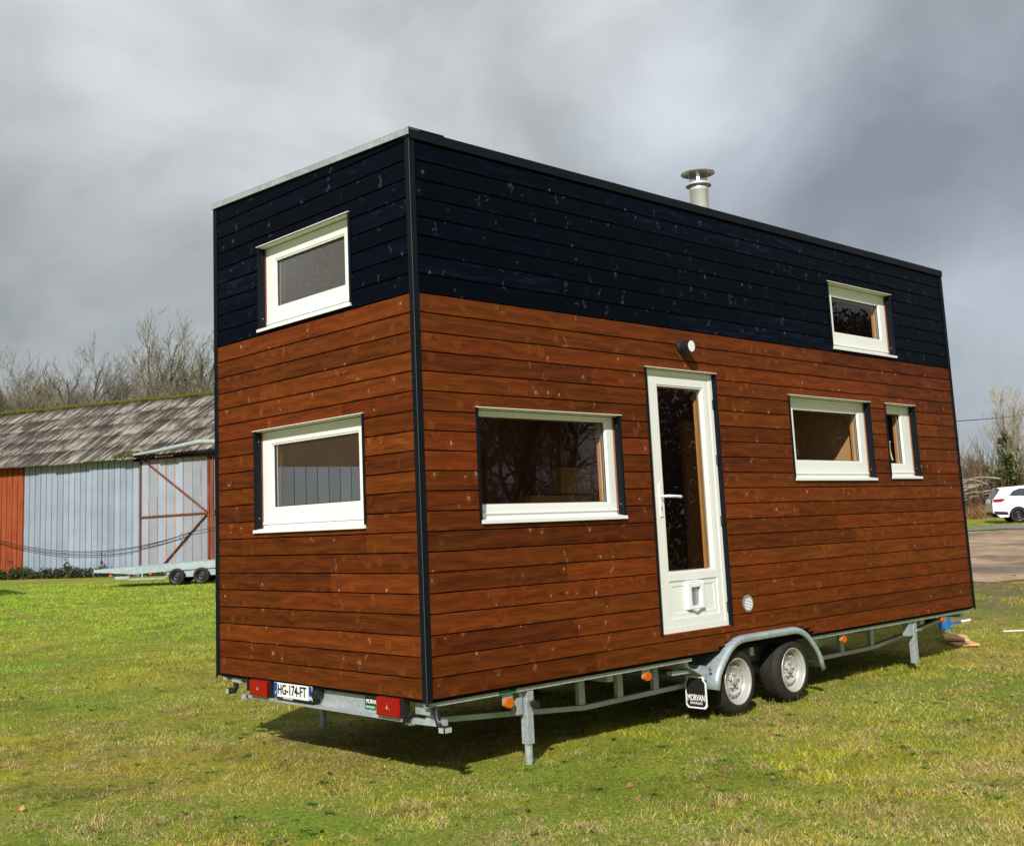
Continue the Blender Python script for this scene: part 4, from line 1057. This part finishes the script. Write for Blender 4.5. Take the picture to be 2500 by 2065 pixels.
# sliding doors
def door_leaf(x0, x1, flip, label):
    dr = empty('sliding_door', parent=barn); dr['label'] = label
    mb = MB(); n = 8; w = (x1 - x0) / n
    for k in range(n):
        mb.cur = (random.random(), .5, .1); a, b = x0 + k * w, x0 + (k + 1) * w
        mb.quad((a, -.12, .05), (b - .01, -.12, .05), (b - .01, -.12, EV - .25), (a, -.12, EV - .25)); mb.quad((b - .01, -.12, .05), (b, -.10, .05), (b, -.10, EV - .25), (b - .01, -.12, EV - .25))
    mb.build('door_sheet', 'sheet', dr, recalc=False)
    mb = MB()
    for k in range(1, n): mb.box((x0 + k * w - .022, -.155, .05), (x0 + k * w + .022, -.122, EV - .25))
    mb.build('batten', 'ribwood', dr)
    mb = MB(); zt = EV - .28
    mb.box((x0, -.20, .03), (x0 + .07, -.12, zt)); mb.box((x1 - .10, -.20, .03), (x1, -.12, zt)); mb.box((x0, -.19, zt), (x1, -.12, zt + .07)); mb.box((x0, -.19, .03), (x1, -.12, .10))
    mb.bar((x0 + .05, -.18, 2.72), (x1 - .05, -.18, 2.78), .05, .07)
    tx, hx_ = (x0 + .25, x1 - .08) if not flip else (x1 - .25, x0 + .08)
    mb.bar((tx, -.185, zt), (hx_, -.185, 2.80), .05, .085, up=(0, 1, 0)); mb.bar((hx_, -.187, 2.76), (x0 + .95 if not flip else x1 - .95, -.187, .1), .05, .10, up=(0, 1, 0))
    mb.build('door_frame', 'rust', dr)
door_leaf(7.22, 11.16, False, 'left leaf'); door_leaf(11.34, 15.3, True, 'right leaf')
MB().box((11.17, -.16, 0), (11.33, -.05, EV - .2)).build('door_post', 'rust', barn)
mb = MB(); mb.tube([(7.2, -.62, EV - .02), (8.6, -.66, EV + .08), (10.6, -.72, EV + .30), (11.1, -.74, EV + .34), (12.0, -.74, EV + .28), (15.5, -.7, EV + .1)], [.05, .09, .11, .12, .11, .1], 12); mb.build('gutter', 'galv', barn, True)
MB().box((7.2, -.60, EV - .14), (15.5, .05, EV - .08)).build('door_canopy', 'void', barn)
# sagging cable in front of the wall
mb = MB(); pts = []
for i in range(41):
    x = -4 + 14.1 * i / 40; s_ = (x + 1.37) / 11.4; z = 1.96 + (-2.95 * s_ + 2.86 * s_ * s_); pts.append((x, -.28, z))
mb.tube(pts, .018, 5); mb.tube([(p[0], -.29, p[2] - .09 * min(1, max(0, math.sin(math.pi * i / 40)))) for i, p in enumerate(pts)], .014, 5)
mb.tube([(10.0, -.3, 1.9), (9.9, -.3, 1.6), (9.7, -.3, 1.45), (9.6, -.3, 1.7), (9.75, -.3, 1.95)], .014, 5); mb.tube([(10.05, -.28, 1.9), (11.2, -.3, 2.05), (13, -.3, 2.2)], .014, 5)
o = mb.build('hanging_cable', 'black', None, True); o.location = BP; o.rotation_euler = (0, 0, BA); tag(o, 'dark cable sagging along the foot of the barn wall', 'cable')

# ------------------------------------------------------------------ leafy masses
def leaf_cloud(name, centres, radii, n, size, c0, c1, parent=None, mat='ivy_leaf', kind=None, squash=1.0):
    centres = np.array(centres, float); radii = np.array(radii, float)
    k = rng.choice(len(centres), n, p=radii ** 2 / (radii ** 2).sum())
    dr = rng.normal(size=(n, 3)); dr /= np.linalg.norm(dr, axis=1)[:, None]
    c = centres[k] + dr * (radii[k] * rng.random(n) ** .4)[:, None] * np.array([1, 1, squash])
    a = rng.normal(size=(n, 3)); a /= np.linalg.norm(a, axis=1)[:, None]; b = np.cross(a, rng.normal(size=(n, 3))); b /= np.linalg.norm(b, axis=1)[:, None]
    s_ = (size * (.5 + rng.random(n)))[:, None]
    V = np.stack([c - a * s_, c - b * s_ * .6, c + a * s_, c + b * s_ * .6], 1).reshape(-1, 3); F = np.arange(len(V)).reshape(-1, 4)
    m = (np.array(c0) + (np.array(c1) - np.array(c0)) * rng.random((n, 1)) ** 1.5) * (.7 + .6 * rng.random((n, 1)))
    if mat not in M: M[mat] = tint_mat(mat, .2, .5, .4)
    o = fast_mesh(name, V, F, M[mat], np.repeat(m, 4, 0), kind=None)
    if parent is not None: o.parent = parent
    if kind: o['kind'] = kind
    return o
# bramble hedge along the foot of the barn
cs, rs_ = [], []
x = -26
while x < 11:
    h_ = .34 + .12 * noise.noise(Vector((x, 0, 0))); h_ *= 1 - .55 * sm(4.2, 8.5, x)
    for j in range(3): cs.append((x + random.uniform(-.2, .2), -.45 - j * .22 + random.uniform(-.1, .1), h_ * random.uniform(.4, 1.0))); rs_.append(h_ * .75)
    x += .22
for sx0 in (1.0, 6.3, 4.1): 
    for k in range(9): cs.append((-1.0 + sx0 * .35 if sx0 < 2 else sx0 - 1.2, -.3, .4 + .11 * k)); rs_.append(.11 - .009 * k)
hedge = leaf_cloud('hedge', cs, rs_, 26000, .05, (.018, .030, .008), (.07, .09, .02), mat='bramble_leaf')
hedge.location = BP; hedge.rotation_euler = (0, 0, BA); tag(hedge, 'low dark green bramble hedge along the foot of the barn wall', 'hedge')

# ------------------------------------------------------------------ second chassis
c2 = empty('trailer_chassis', (15.28, 31.45, gz(15.28, 31.45)), math.atan2(RT.y, RT.x) + R(4)); tag(c2, 'empty flat galvanised trailer chassis with black wheels parked in front of the barn', 'trailer')
# local x to the right in the view, y away
def zb2(x): return .66 + .020 * (x + 3.0) + .10 * sm(-4, 2, x)
for y0 in (0.0, 2.1):
    mb = MB()
    xs_ = [-3.35, -2.9, -2.0, -1.0, 0, 1.5, 3.2]
    for a, b in zip(xs_, xs_[1:]):
        ha = .10 + .16 * sm(-3.3, -2.0, a); hb = .10 + .16 * sm(-3.3, -2.0, b)
        mb.prism([(a, zb2(a) - ha), (b, zb2(b) - hb), (b, zb2(b)), (a, zb2(a))], y0, y0 + .05, axis=1)
    mb.prism([(-.6, .26), (3.2, .40), (3.2, .62), (-.9, .50)], y0 + .051, y0 + .09, axis=1)
    mb.build('side_beam', 'chassis2', c2)
mb = MB()
for x in np.arange(-3.2, 3.3, .65): mb.box((x - .03, .051, zb2(x) - .06), (x + .03, 2.099, zb2(x) - .002)); 
mb.prism([(.05, .0), (2.1, .0), (2.1, .01), (.05, .01)], 0, 0, axis=0) if False else None
mb.build('cross_member', 'chassis2', c2)
mb = MB()
for a, b in zip(np.linspace(-3.3, 3.1, 12), np.linspace(-3.3, 3.1, 12)[1:]): mb.quad((a, .06, zb2(a) + .002), (b, .06, zb2(b) + .002), (b, 2.1, zb2(b) + .002), (a, 2.1, zb2(a) + .002))
mb.build('deck_sheet', 'chassis2', c2, recalc=False)
mb = MB(); mb.bar((-2.1, .02, .27), (-.9, .02, .27), .04, .05); mb.bar((-.9, .02, .27), (-.7, .02, .42), .04, .05); mb.bar((-1.65, .02, .27), (-1.65, .02, .46), .04, .05); mb.bar((-2.6, .05, .34), (-2.1, .05, .34), .12, .10); mb.build('lower_rail', 'chassis2', c2)
for x in (-2.75, -1.35): MB().lathe([(.001, -.03), (.045, -.03), (.05, .0)], (x, -.01, .46 + .03 * x / 3), 'y', 12).build('side_marker', 'amber', c2, True)
mb = MB()
for x in (-2.6, -1.55, -.6, .55, 1.7, 2.7): mb.box((x - .025, -.02, zb2(x) - .015), (x + .025, .03, zb2(x) + .03))
mb.build('lashing_ring', 'chassis2', c2)
for x in (-.45, .42): w = wheel(x, 0, -1, c2, R0=.30, rimmat='black', loc=(x, -.10, .295)); w.rotation_euler = (0, 0, R(-14))
for x in (-.45, .42): w = wheel(x, 0, 1, c2, R0=.30, rimmat='black', loc=(x, 2.2, .295))

# ------------------------------------------------------------------ car
cx_, cy_ = 42.98, 13.62
car = empty('parked_car', (cx_, cy_, gz(cx_, cy_) + .02), math.atan2(RT.y, RT.x) + R(-16)); tag(car, 'white estate car parked on the grass verge across the road', 'car')
# local: x forwards (to the right), y away from the camera; rear axle at x=0
prof = [(-.86, .42), (-.93, .52), (-.95, .80), (-.90, .98), (-.84, 1.03), (-.58, 1.38), (-.50, 1.46), (.3, 1.50), (1.2, 1.49), (1.8, 1.42), (2.6, 1.05), (3.4, .90), (3.62, .72), (3.66, .45), (3.5, .28)]
def car_body():
    mb = MB(); low = .24; stations = []
    def width(x, z):
        w = .90 - .10 * max(0, (-x - .5)) ** 1.0 - .14 * max(0, (x - 2.6))
        if z > .95: w -= (z - .95) * .32
        if z < .4: w -= (.4 - z) * .15
        return w
    xs_ = [-.95, -.9, -.84, -.7, -.58, -.5, -.38, -.34, -.25, -.12, 0, .12, .25, .34, .38, .6, .9, 1.2, 1.5, 1.8, 2.1, 2.28, 2.34, 2.5, 2.7, 2.9, 3.0, 3.06, 3.2, 3.4, 3.55, 3.62, 3.66]
    def top(x):
        up = prof[2:14]
        for (a, b), (c, d_) in zip(up, up[1:]):
            if a <= x <= c: return b + (d_ - b) * (x - a) / max(1e-6, c - a)
        return .6
    def bot(x):
        b = .24 + (.18 if x < -.7 else 0) * min(1, (-x - .7) / .2 if x < -.7 else 0)
        for ax in (0, 2.70):
            if abs(x - ax) < .355: b = max(b, .30 + math.sqrt(max(0, .36 ** 2 - (x - ax) ** 2)))
        return b
    rows = []
    for x in xs_:
        t_, b_ = top(x), bot(x); zs_ = [b_, max(b_ + .005, .45), max(b_ + .01, .62), min(max(b_ + .02, .85), t_ - .04), min(.98, t_ - .02) if t_ > 1 else t_ - .015, (t_ + min(.98, t_)) / 2 if t_ > 1 else t_ - .008, t_ - .03 if t_ > 1.05 else t_ - .004, t_]
        row = []
        for i, z in enumerate(zs_):
            w = width(x, z); w *= 1 if i < 7 else .90
            row.append((x, w, z))
        rows.append(row)
    vs = [[(mb.vert((x, -w + .90, z)), mb.vert((x, w + .90, z))) for x, w, z in row] for row in rows]
    for a, b in zip(vs, vs[1:]):
        for k in range(7):
            mb.face((a[k][0], b[k][0], b[k + 1][0], a[k + 1][0])); mb.face((a[k][1], a[k + 1][1], b[k + 1][1], b[k][1]))
        mb.face((a[7][0], b[7][0], b[7][1], a[7][1]))
    for e in (vs[0], vs[-1]):
        for k in range(7): mb.face((e[k][0], e[k + 1][0], e[k + 1][1], e[k][1]))
    return mb.build('body', 'carwhite', car, True, bevel=0)
car_body()
T2 = lambda p: (p[0], p[1], p[2])
def sidepatch(name, pts, mat, out=.012, th=.01):
    mb = MB()
    f = []
    for x, z in pts:
        w = .90 - .10 * max(0, (-x - .5)) - (max(0, z - .95)) * .32 - (max(0, .4 - z)) * .15
        f.append((x, -w + .90 - out, z))
    a = [mb.vert(p) for p in f]; b = [mb.vert((p[0], p[1] + th + .02, p[2])) for p in f]; mb.face(a)
    for i in range(len(f)): j = (i + 1) % len(f); mb.face((a[i], b[i], b[j], a[j]))
    return mb.build(name, mat, car)
sidepatch('side_window', [(-.30, 1.10), (-.12, 1.30), (.10, 1.38), (.32, 1.40), (.32, 1.08)], 'carglass'); sidepatch('side_window', [(.38, 1.08), (.38, 1.41), (1.05, 1.42), (1.05, 1.05)], 'carglass'); sidepatch('side_window', [(1.12, 1.05), (1.12, 1.42), (1.6, 1.38), (2.05, 1.12), (2.05, 1.03)], 'carglass')
mb = MB(); mb.quad((-.875, .16, 1.04), (-.625, .24, 1.37), (-.625, 1.56, 1.37), (-.875, 1.64, 1.04)); o = mb.build('rear_window', 'carglass', car, solid=.02)
sidepatch('tail_light', [(-.90, .86), (-.90, .98), (-.60, 1.0), (-.42, .97), (-.60, .87)], 'red', .014)
MB().box((-.955, .08, .84), (-.925, .30, .98)).build('tail_light', 'red', car, bevel=.01)
MB().box((-.66, .25, 1.40), (-.50, 1.55, 1.455)).build('roof_spoiler', 'carwhite', car, bevel=.01)
sidepatch('bumper_trim', [(-.90, .36), (-.92, .50), (-.42, .46), (-.38, .34)], 'black', .012)
MB().box((-.96, .2, .33), (-.86, 1.6, .47)).build('bumper_trim', 'black', car, bevel=.01)
sidepatch('door_handle', [(.62, .93), (.62, .96), (.80, .96), (.80, .93)], 'steelgrey', .02); sidepatch('door_seam', [(.345, .60), (.345, 1.05), (.355, 1.05), (.355, .60)], 'black', .004)
MB().box((.3, .16, 1.50), (1.6, .19, 1.53)).build('roof_rail', 'steelgrey', car)
for x in (0, 2.70):
    for y, s2 in ((.04, -1), (1.76, 1)): wheel(x, 0, s2, car, R0=.32, rimmat='black', loc=(x, y, .31))
mb = MB(); mb.box((-.34, .1, .25), (.34, 1.7, .62)); mb.box((2.36, .1, .25), (3.04, 1.7, .62)); mb.box((-.8, .15, .28), (3.5, 1.65, .4)); mb.build('underbody', 'void', car)

# ------------------------------------------------------------------ bare trees
def bark(name, a, b):
    t = NT(name); n = t.noise(t.coord('Object', (1, 1, .4)), 4, 5, .65); t.bsdf(t.ramp(n, (.35, a), (.65, b)), .9, 0, None, .15); return t.m
M['bark'] = bark('oak_bark', (.05, .045, .032), (.12, .108, .075)); M['twig'] = bark('twig_bark', (.11, .095, .065), (.24, .215, .15)); M['twigpale'] = bark('pale_twig_bark', (.24, .21, .15), (.42, .37, .27)); M['twigbrown'] = bark('brown_twig_bark', (.13, .085, .055), (.25, .17, .11))
def unit(): 
    v = Vector((random.gauss(0, 1), random.gauss(0, 1), random.gauss(0, 1))); return v.normalized()
def make_tree(seed, H, levels=4, spread=.62, trunk_frac=.30, nchild=(7, 6, 6, 5), rmin=.011, wob=.22, up=.10, ratio=.60, lean=None, r0=None, tl=.62, ratio0=None):
    random.seed(seed); tr = MB(); tw = MB(); r0 = r0 or H * .030
    def grow(p, d_, L_, r, lev):
        n = (9, 7, 6, 4, 3)[min(lev, 4)]; pts = [p]; rad = [r]
        rend = r * (.35 if lev == 0 else .25) if lev < levels else rmin * .6
        rend = max(rend, rmin * .6)
        for i in range(n):
            d_ = (d_ + unit() * wob * (1.0 if lev else .45) + Vector((0, 0, up * (1 if lev else .5)))).normalized(); p = p + d_ * (L_ / n); pts.append(p); rad.append(r + (rend - r) * (i + 1) / n)
        (tr if lev <= 1 else tw).tube(pts, rad, 8 if lev == 0 else 5 if lev == 1 else 3, False)
        if lev >= levels: return
        nc = nchild[lev]
        for k in range(nc):
            f = (trunk_frac if lev == 0 else .22) + (1 - (trunk_frac if lev == 0 else .22)) * (k + random.random()) / nc
            i = min(n - 1, int(f * n)); q = pts[i].lerp(pts[i + 1], f * n - i) if i + 1 <= n else pts[-1]
            ax = (pts[i + 1] - pts[i]).normalized(); side = unit(); side = (side - ax * side.dot(ax)).normalized()
            sp = spread * random.uniform(.7, 1.35); dd_ = (ax * math.cos(sp) + side * math.sin(sp)).normalized()
            rr = rad[i] * random.uniform(.46, .72); grow(q, dd_, L_ * (ratio0 if (lev == 0 and ratio0) else ratio) * random.uniform(.65, 1.15) * (1.1 - .35 * f), max(rr, rmin), lev + 1)
        if lev == 0:
            for _ in range(2): grow(pts[-1], (d_ + unit() * .5).normalized(), L_ * (ratio0 or ratio) * .8, rad[-1] * .9, 1)
    grow(Vector((0, 0, -.2)), Vector(lean or (0, 0, 1)).normalized(), H * tl, r0, 0)
    return tr, tw
def plant_tree(name, src, px, d_, rz, sc, label, cat='tree', group=None, xy=None, mats=('bark', 'twig')):
    x, y = xy or at(px, d_)
    if rz == 'away':     # turned so that the tree leans neither left nor right
        vv = [v.co for v in src[1].vertices]; zz = .6 * max(v.z for v in vv); vv = [v for v in vv if v.z > zz]
        rz = math.atan2(FW.y, FW.x) - math.atan2(sum(v.y for v in vv), sum(v.x for v in vv))
    o = empty(name, (x, y, gz(x, y)), rz); o.scale = (sc, sc, sc); tag(o, label, cat, group)
    for nm, me in (('trunk', src[0]), ('crown', src[1])): c = bpy.data.objects.new(nm, me); link(c, o)
    return o
def arche(seed, H, mats=('bark', 'twig'), **kw):
    a, b = make_tree(seed, H, **kw); out = []
    for m_, nm, mt in ((a, 'trunk', mats[0]), (b, 'crown', mats[1])):
        me = bpy.data.meshes.new(nm); me.from_pydata(m_.v, [], m_.f); me.materials.append(M[mt]); me.update(); out.append(me)
    zmax = max(v[2] for v in b.v); return out, zmax
DOME = dict(levels=4, spread=.62, nchild=(11, 9, 7, 5), ratio=.50, ratio0=1.05, tl=.44, trunk_frac=.45, rmin=.010, wob=.20, up=.10)
T1, h1 = arche(122, 17, **DOME); T2_, h2 = arche(101, 17, **DOME); T3, h3 = arche(117, 17, **DOME)
T4, h4 = arche(51, 9, spread=.50, nchild=(10, 8, 7, 5), ratio=.62, trunk_frac=.06, rmin=.012, up=.12, wob=.2)
T6, h6 = arche(77, 8, ('bark', 'twigbrown'), spread=.75, nchild=(10, 8, 7, 5), ratio=.62, trunk_frac=.05, rmin=.010, up=.05, wob=.3)
T5, h5 = arche(66, 8, ('bark', 'twigpale'), spread=.55, nchild=(9, 7, 6, 4), ratio=.66, trunk_frac=.22, rmin=.008, up=.18, wob=.16, r0=.14)
G = 'bare trees behind the barn'
def ht(y, d_, px): return (1.04 + (1336 - .04028 * px - y) * d_ / 2730) - (-.53)
bt = [('oak_tree', T1, h1, 432, 80, 'away', 722, 'tallest bare tree behind the barn roof, nearest the house, ivy on its limbs'),
      ('oak_tree', T3, h3, 515, 84, 2.1, 800, 'bare tree behind the barn, partly hidden by the corner of the house'),
      ('ash_tree', T2_, h2, 238, 72, 'away', 812, 'slender bare forked tree standing alone above the middle of the barn roof'),
      ('oak_tree', T3, h3, 25, 76, 'away', 835, 'bare gnarled tree at the left edge of the picture behind the barn'),
      ('ash_tree', T2_, h2, 115, 86, 2.4, 872, 'bushy bare tree right of the gnarled tree at the left edge'),
      ('oak_tree', T1, h1, 180, 92, 5.0, 885, 'bare tree between the bushy one and the slender forked one'),
      ('ash_tree', T2_, h2, 330, 90, .2, 895, 'bare tree between the slender forked one and the tallest one'),
      ('oak_tree', T3, h3, 380, 94, 3.3, 880, 'bare tree just left of the tallest tree and behind it')]
for nm, src, hh, px, d_, rz, y, lab in bt:
    o = plant_tree(nm, src, px, d_, rz, ht(y, d_, px) / hh, lab, group=G)
    if px in (440, 515):
        s_ = o.scale[0]; cs = []; rs_ = []
        vv = [v.co for v in src[0].vertices if 2.0 < v.co.z < hh * .70 and math.hypot(v.co.x, v.co.y) < 2.0]
        for k in range(70): q = random.choice(vv); cs.append((q.x, q.y, q.z)); rs_.append(.30 * (1 - q.z / hh) + .14)
        iv = leaf_cloud('ivy', cs, rs_, 5200, .075, (.03, .045, .008), (.12, .14, .02), parent=o)
# shrubby understorey: small many-stemmed trees
us = [(70, 66, 950, 'low bushy bare tree in front of the gnarled tree above the barn roof'), (150, 70, 945, 'low bushy bare tree on the ridge line under the bushy ash'),
      (290, 68, 955, 'low bushy bare tree just right of the slender forked tree'), (365, 66, 930, 'low bushy bare tree at the left foot of the tallest tree'),
      (200, 78, 930, 'low bushy bare tree just left of the slender forked tree'), (480, 70, 925, 'low bushy bare tree between the tallest tree and the house corner'),
      (330, 80, 930, 'low bare tree halfway between the slender forked tree and the tallest one'), (90, 90, 915, 'low bare tree seen between the gnarled tree and the bushy ash'),
      (-60, 72, 880, 'bushy bare tree beyond the left edge of the picture'), (0, 68, 935, 'low bushy bare tree at the very left above the roof'), (530, 66, 930, 'low bushy bare tree touching the house corner above the roof')]
for i, (px, d_, y, lab) in enumerate(us):
    plant_tree('shrub_tree', T4, px, d_, i * 1.7, ht(y, d_, px) / h4, lab, group='understorey trees behind the barn')
# right-hand side: ivy tree, thicket, dead bracken
ivt = plant_tree('ivy_clad_tree', T5, 2450, 58, 1.2, (7.3) / h5, 'small bare tree with ivy covered trunk behind the white car')
cs = []; rs_ = []; k5 = ivt.scale[0]
for k in range(80):
    z = .7 + 3.6 * random.random() ** 1.2; w = random.choice((.55, .9, 1.15)) * (1 - (z - 1.0) / 4.8); cs.append((random.gauss(0, w * .6) / k5, random.gauss(0, w * .6) / k5, z / k5)); rs_.append(.26 * w + .12)
for k in range(26): q = k / 26; cs.append((-RT.x * (0.3 + 1.5 * q), -RT.y * (0.3 + 1.5 * q), (1.6 + 1.6 * q) / k5)); rs_.append(.26)
leaf_cloud('ivy', cs, rs_, 7500, .07, (.03, .045, .010), (.17, .19, .035), parent=ivt)
for i, (px, d_, y) in enumerate(((2345, 64, 1100), (2390, 68, 1115), (2475, 66, 1095), (2530, 62, 1085), (2580, 66, 1080), (2420, 62, 1140), (2300, 66, 1110), (2250, 68, 1100), (2365, 60, 1150), (2500, 60, 1130))):
    x, y2 = at(px, d_); Z = 1.04 + (1336 - .04028 * px - y) * d_ / 2730 - gz(x, y2)
    plant_tree('thicket_shrub', T6, px, d_, i * 2.3, Z / h6, 'bare brown shrub of the thicket ' + ('close to the house front', 'left of the ivy tree', 'behind the ivy tree', 'above the roof of the white car', 'far beyond the right edge', 'between ivy tree and house, lower', 'hidden behind the front of the house', 'farther behind the house', 'lowest one beside the house front', 'low, right behind the white car')[i], group='thicket shrubs beyond the road')
def stems(name, n, area, hmin, hmax, w, c0, c1, label, kind='stuff', lean=.3):
    P = np.array([area() for _ in range(n)]); L_ = hmin + (hmax - hmin) * rng.random(n); z = np.array([hgt(p[0], p[1]) for p in P])
    base = np.column_stack([P, z]); cols = np.array(c0) + (np.array(c1) - np.array(c0)) * rng.random((n, 1))
    V, F, C = ribbons(base, rng.random(n) * 6.283, L_, lean * rng.random(n), np.full(n, w), cols)
    if 'stem' not in M: M['stem'] = tint_mat('dead_stem', .05, .9, .1)
    return fast_mesh(name, V, F, M['stem'], C, kind)
def strip(p0, p1, d0, d1):
    def f():
        px = random.uniform(p0, p1); return at(px, random.uniform(d0, d1))
    return f
stems('dead_bracken', 9000, strip(2150, 2750, 53, 57), .3, .9, .02, (.20, .09, .04), (.42, .24, .12), '', lean=.9)
stems('undergrowth', 5000, strip(-300, 620, 64, 96), 1.6, 3.6, .03, (.10, .085, .055), (.24, .21, .14), '', lean=.45)
stems('brushwood', 30000, strip(2150, 2750, 57, 74), .8, 3.3, .03, (.13, .09, .06), (.30, .22, .15), '', lean=1.5)
# distant wood that closes the view (one mass)
stems('far_woods', 9000, strip(-500, 3000, 110, 150), 5.5, 9.5, .12, (.12, .105, .08), (.22, .19, .14), '', lean=.5)
# pale fallen-looking branches in the thicket
mb = MB(); random.seed(5)
for k in range(9):
    x, y = at(random.uniform(2340, 2430), 57); p = Vector((x, y, gz(x, y) + random.uniform(.7, 2.0))); dd_ = (-RT * random.uniform(.6, 1) + Vector((0, 0, random.uniform(-.25, .25)))).normalized(); pts = [p]
    for j in range(7): dd_ = (dd_ + unit() * .28).normalized(); p = p + dd_ * .4; pts.append(p)
    mb.tube(pts, [.045 - .005 * j for j in range(8)], 5)
o = mb.build('broken_branches', 'twigpale', None, True); o['kind'] = 'stuff'

# trees behind the photographer: their reflection fills the big window, their shadow crosses the meadow
plant_tree('oak_tree', T1, 0, 0, 2.2, .95, 'large bare oak facing the middle of the sunlit long side', xy=(21, -22), group='trees behind the camera')
plant_tree('oak_tree', T3, 0, 0, 1.2, 1.0, 'second large bare oak behind the first, facing the long side', xy=(24, -27), group='trees behind the camera')
plant_tree('ash_tree', T2_, 0, 0, 3.7, .8, 'bare ash standing alone on the meadow near the galvanised shed', xy=(-9.5, 12.5), group='trees behind the camera')
for i, (x, y, s_, lab) in enumerate(((14.2, -15.5, .8, 'nearest bushy tree facing the large window'), (17.2, -17.0, .95, 'second bushy tree facing the large window'), (21.8, -19.5, .95, 'bushy tree at the edge of the hedgerow'),
                                     (24.5, -23, 1.1, 'bushy tree under the large oak'), (17.5, -23, 1.0, 'bushy tree behind the group facing the large window'))):
    plant_tree('shrub_tree', T6, 0, 0, i * 1.1, s_, lab, xy=(x, y), group='understorey behind the camera')
cs = []; rs_ = []
for k in range(420): u_ = random.random(); cs.append((17.6 + 33 * u_, -10.5 - 5 * u_ + random.uniform(-1.2, 1.2) - 1.5, -.5 + 8.5 * random.random() ** .8)); rs_.append(random.uniform(.6, 1.1))
hg = leaf_cloud('reflection_hedge', cs, rs_, 110000, .085, (.006, .009, .003), (.022, .028, .008), mat='evergreen_leaf'); tag(hg, 'tall dense evergreen hedgerow added out of view to darken the door and far window reflections', 'reflection_hedge')  # dark leaf mass added so the door and far panes mirror something dark

# utility wire with its poles
def pole(px, d_, h_, label):
    x, y = at(px, d_); z = gz(x, y); o = empty('utility_pole', (x, y, z)); tag(o, label, 'utility pole')
    MB().tube([(0, 0, 0), (0, 0, h_)], [.13, .09], 12).build('post', 'bark', o, True); MB().bar((-.5, 0, h_ - .3), (.5, 0, h_ - .3), .08).build('cross_arm', 'bark', o); return Vector((x, y, z + h_ - .1))
pa = pole(2080, 62, 5.6, 'wooden utility pole hidden behind the house'); pb = pole(2760, 61, 6.3, 'wooden utility pole beyond the right edge of the picture')
mb = MB(); mb.tube([pa.lerp(pb, i / 24) - Vector((0, 0, .5 * math.sin(math.pi * i / 24))) for i in range(25)], .022, 5)
o = mb.build('overhead_wire', 'black', None, True); tag(o, 'thin dark overhead wire crossing the sky above the white car', 'wire')
# out-of-view galvanised shed and added timber building, both shaped for the rear window reflection
sh = empty('shed', (-8.9, 16.7, -.53), R(8)); tag(sh, 'small galvanised shed standing in front of the added timber building', 'shed')
x = -9.0; mb = MB()
while x < -.1: mb.cur = (random.random(), .5, .1); mb.box((x + .008, -.04, 0), (x + .29, 0, 3.15)); x += .30
mb.build('front_wall', 'sheet', sh)
MB().box((-9.0, .001, 0), (0, 4.0, 3.12)).build('side_walls', 'rust', sh)
tb = empty('added_timber_building', (-12, 24, -.53), R(12)); tag(tb, 'tall brown building added behind the shed to brown the rear window reflection', 'building')
M['timber'] = plain('golden_brown_timber', (.16, .095, .035), .8, 0, .4, 1.5, spec=.1); MB().box((-12, 0, 0), (12, 7, 8.5)).build('wall', 'timber', tb); MB().prism([(-.5, 8.501), (3.5, 10.2), (7.5, 8.501)], -12.5, 12.5, axis=0).build('roof', 'roof', tb)
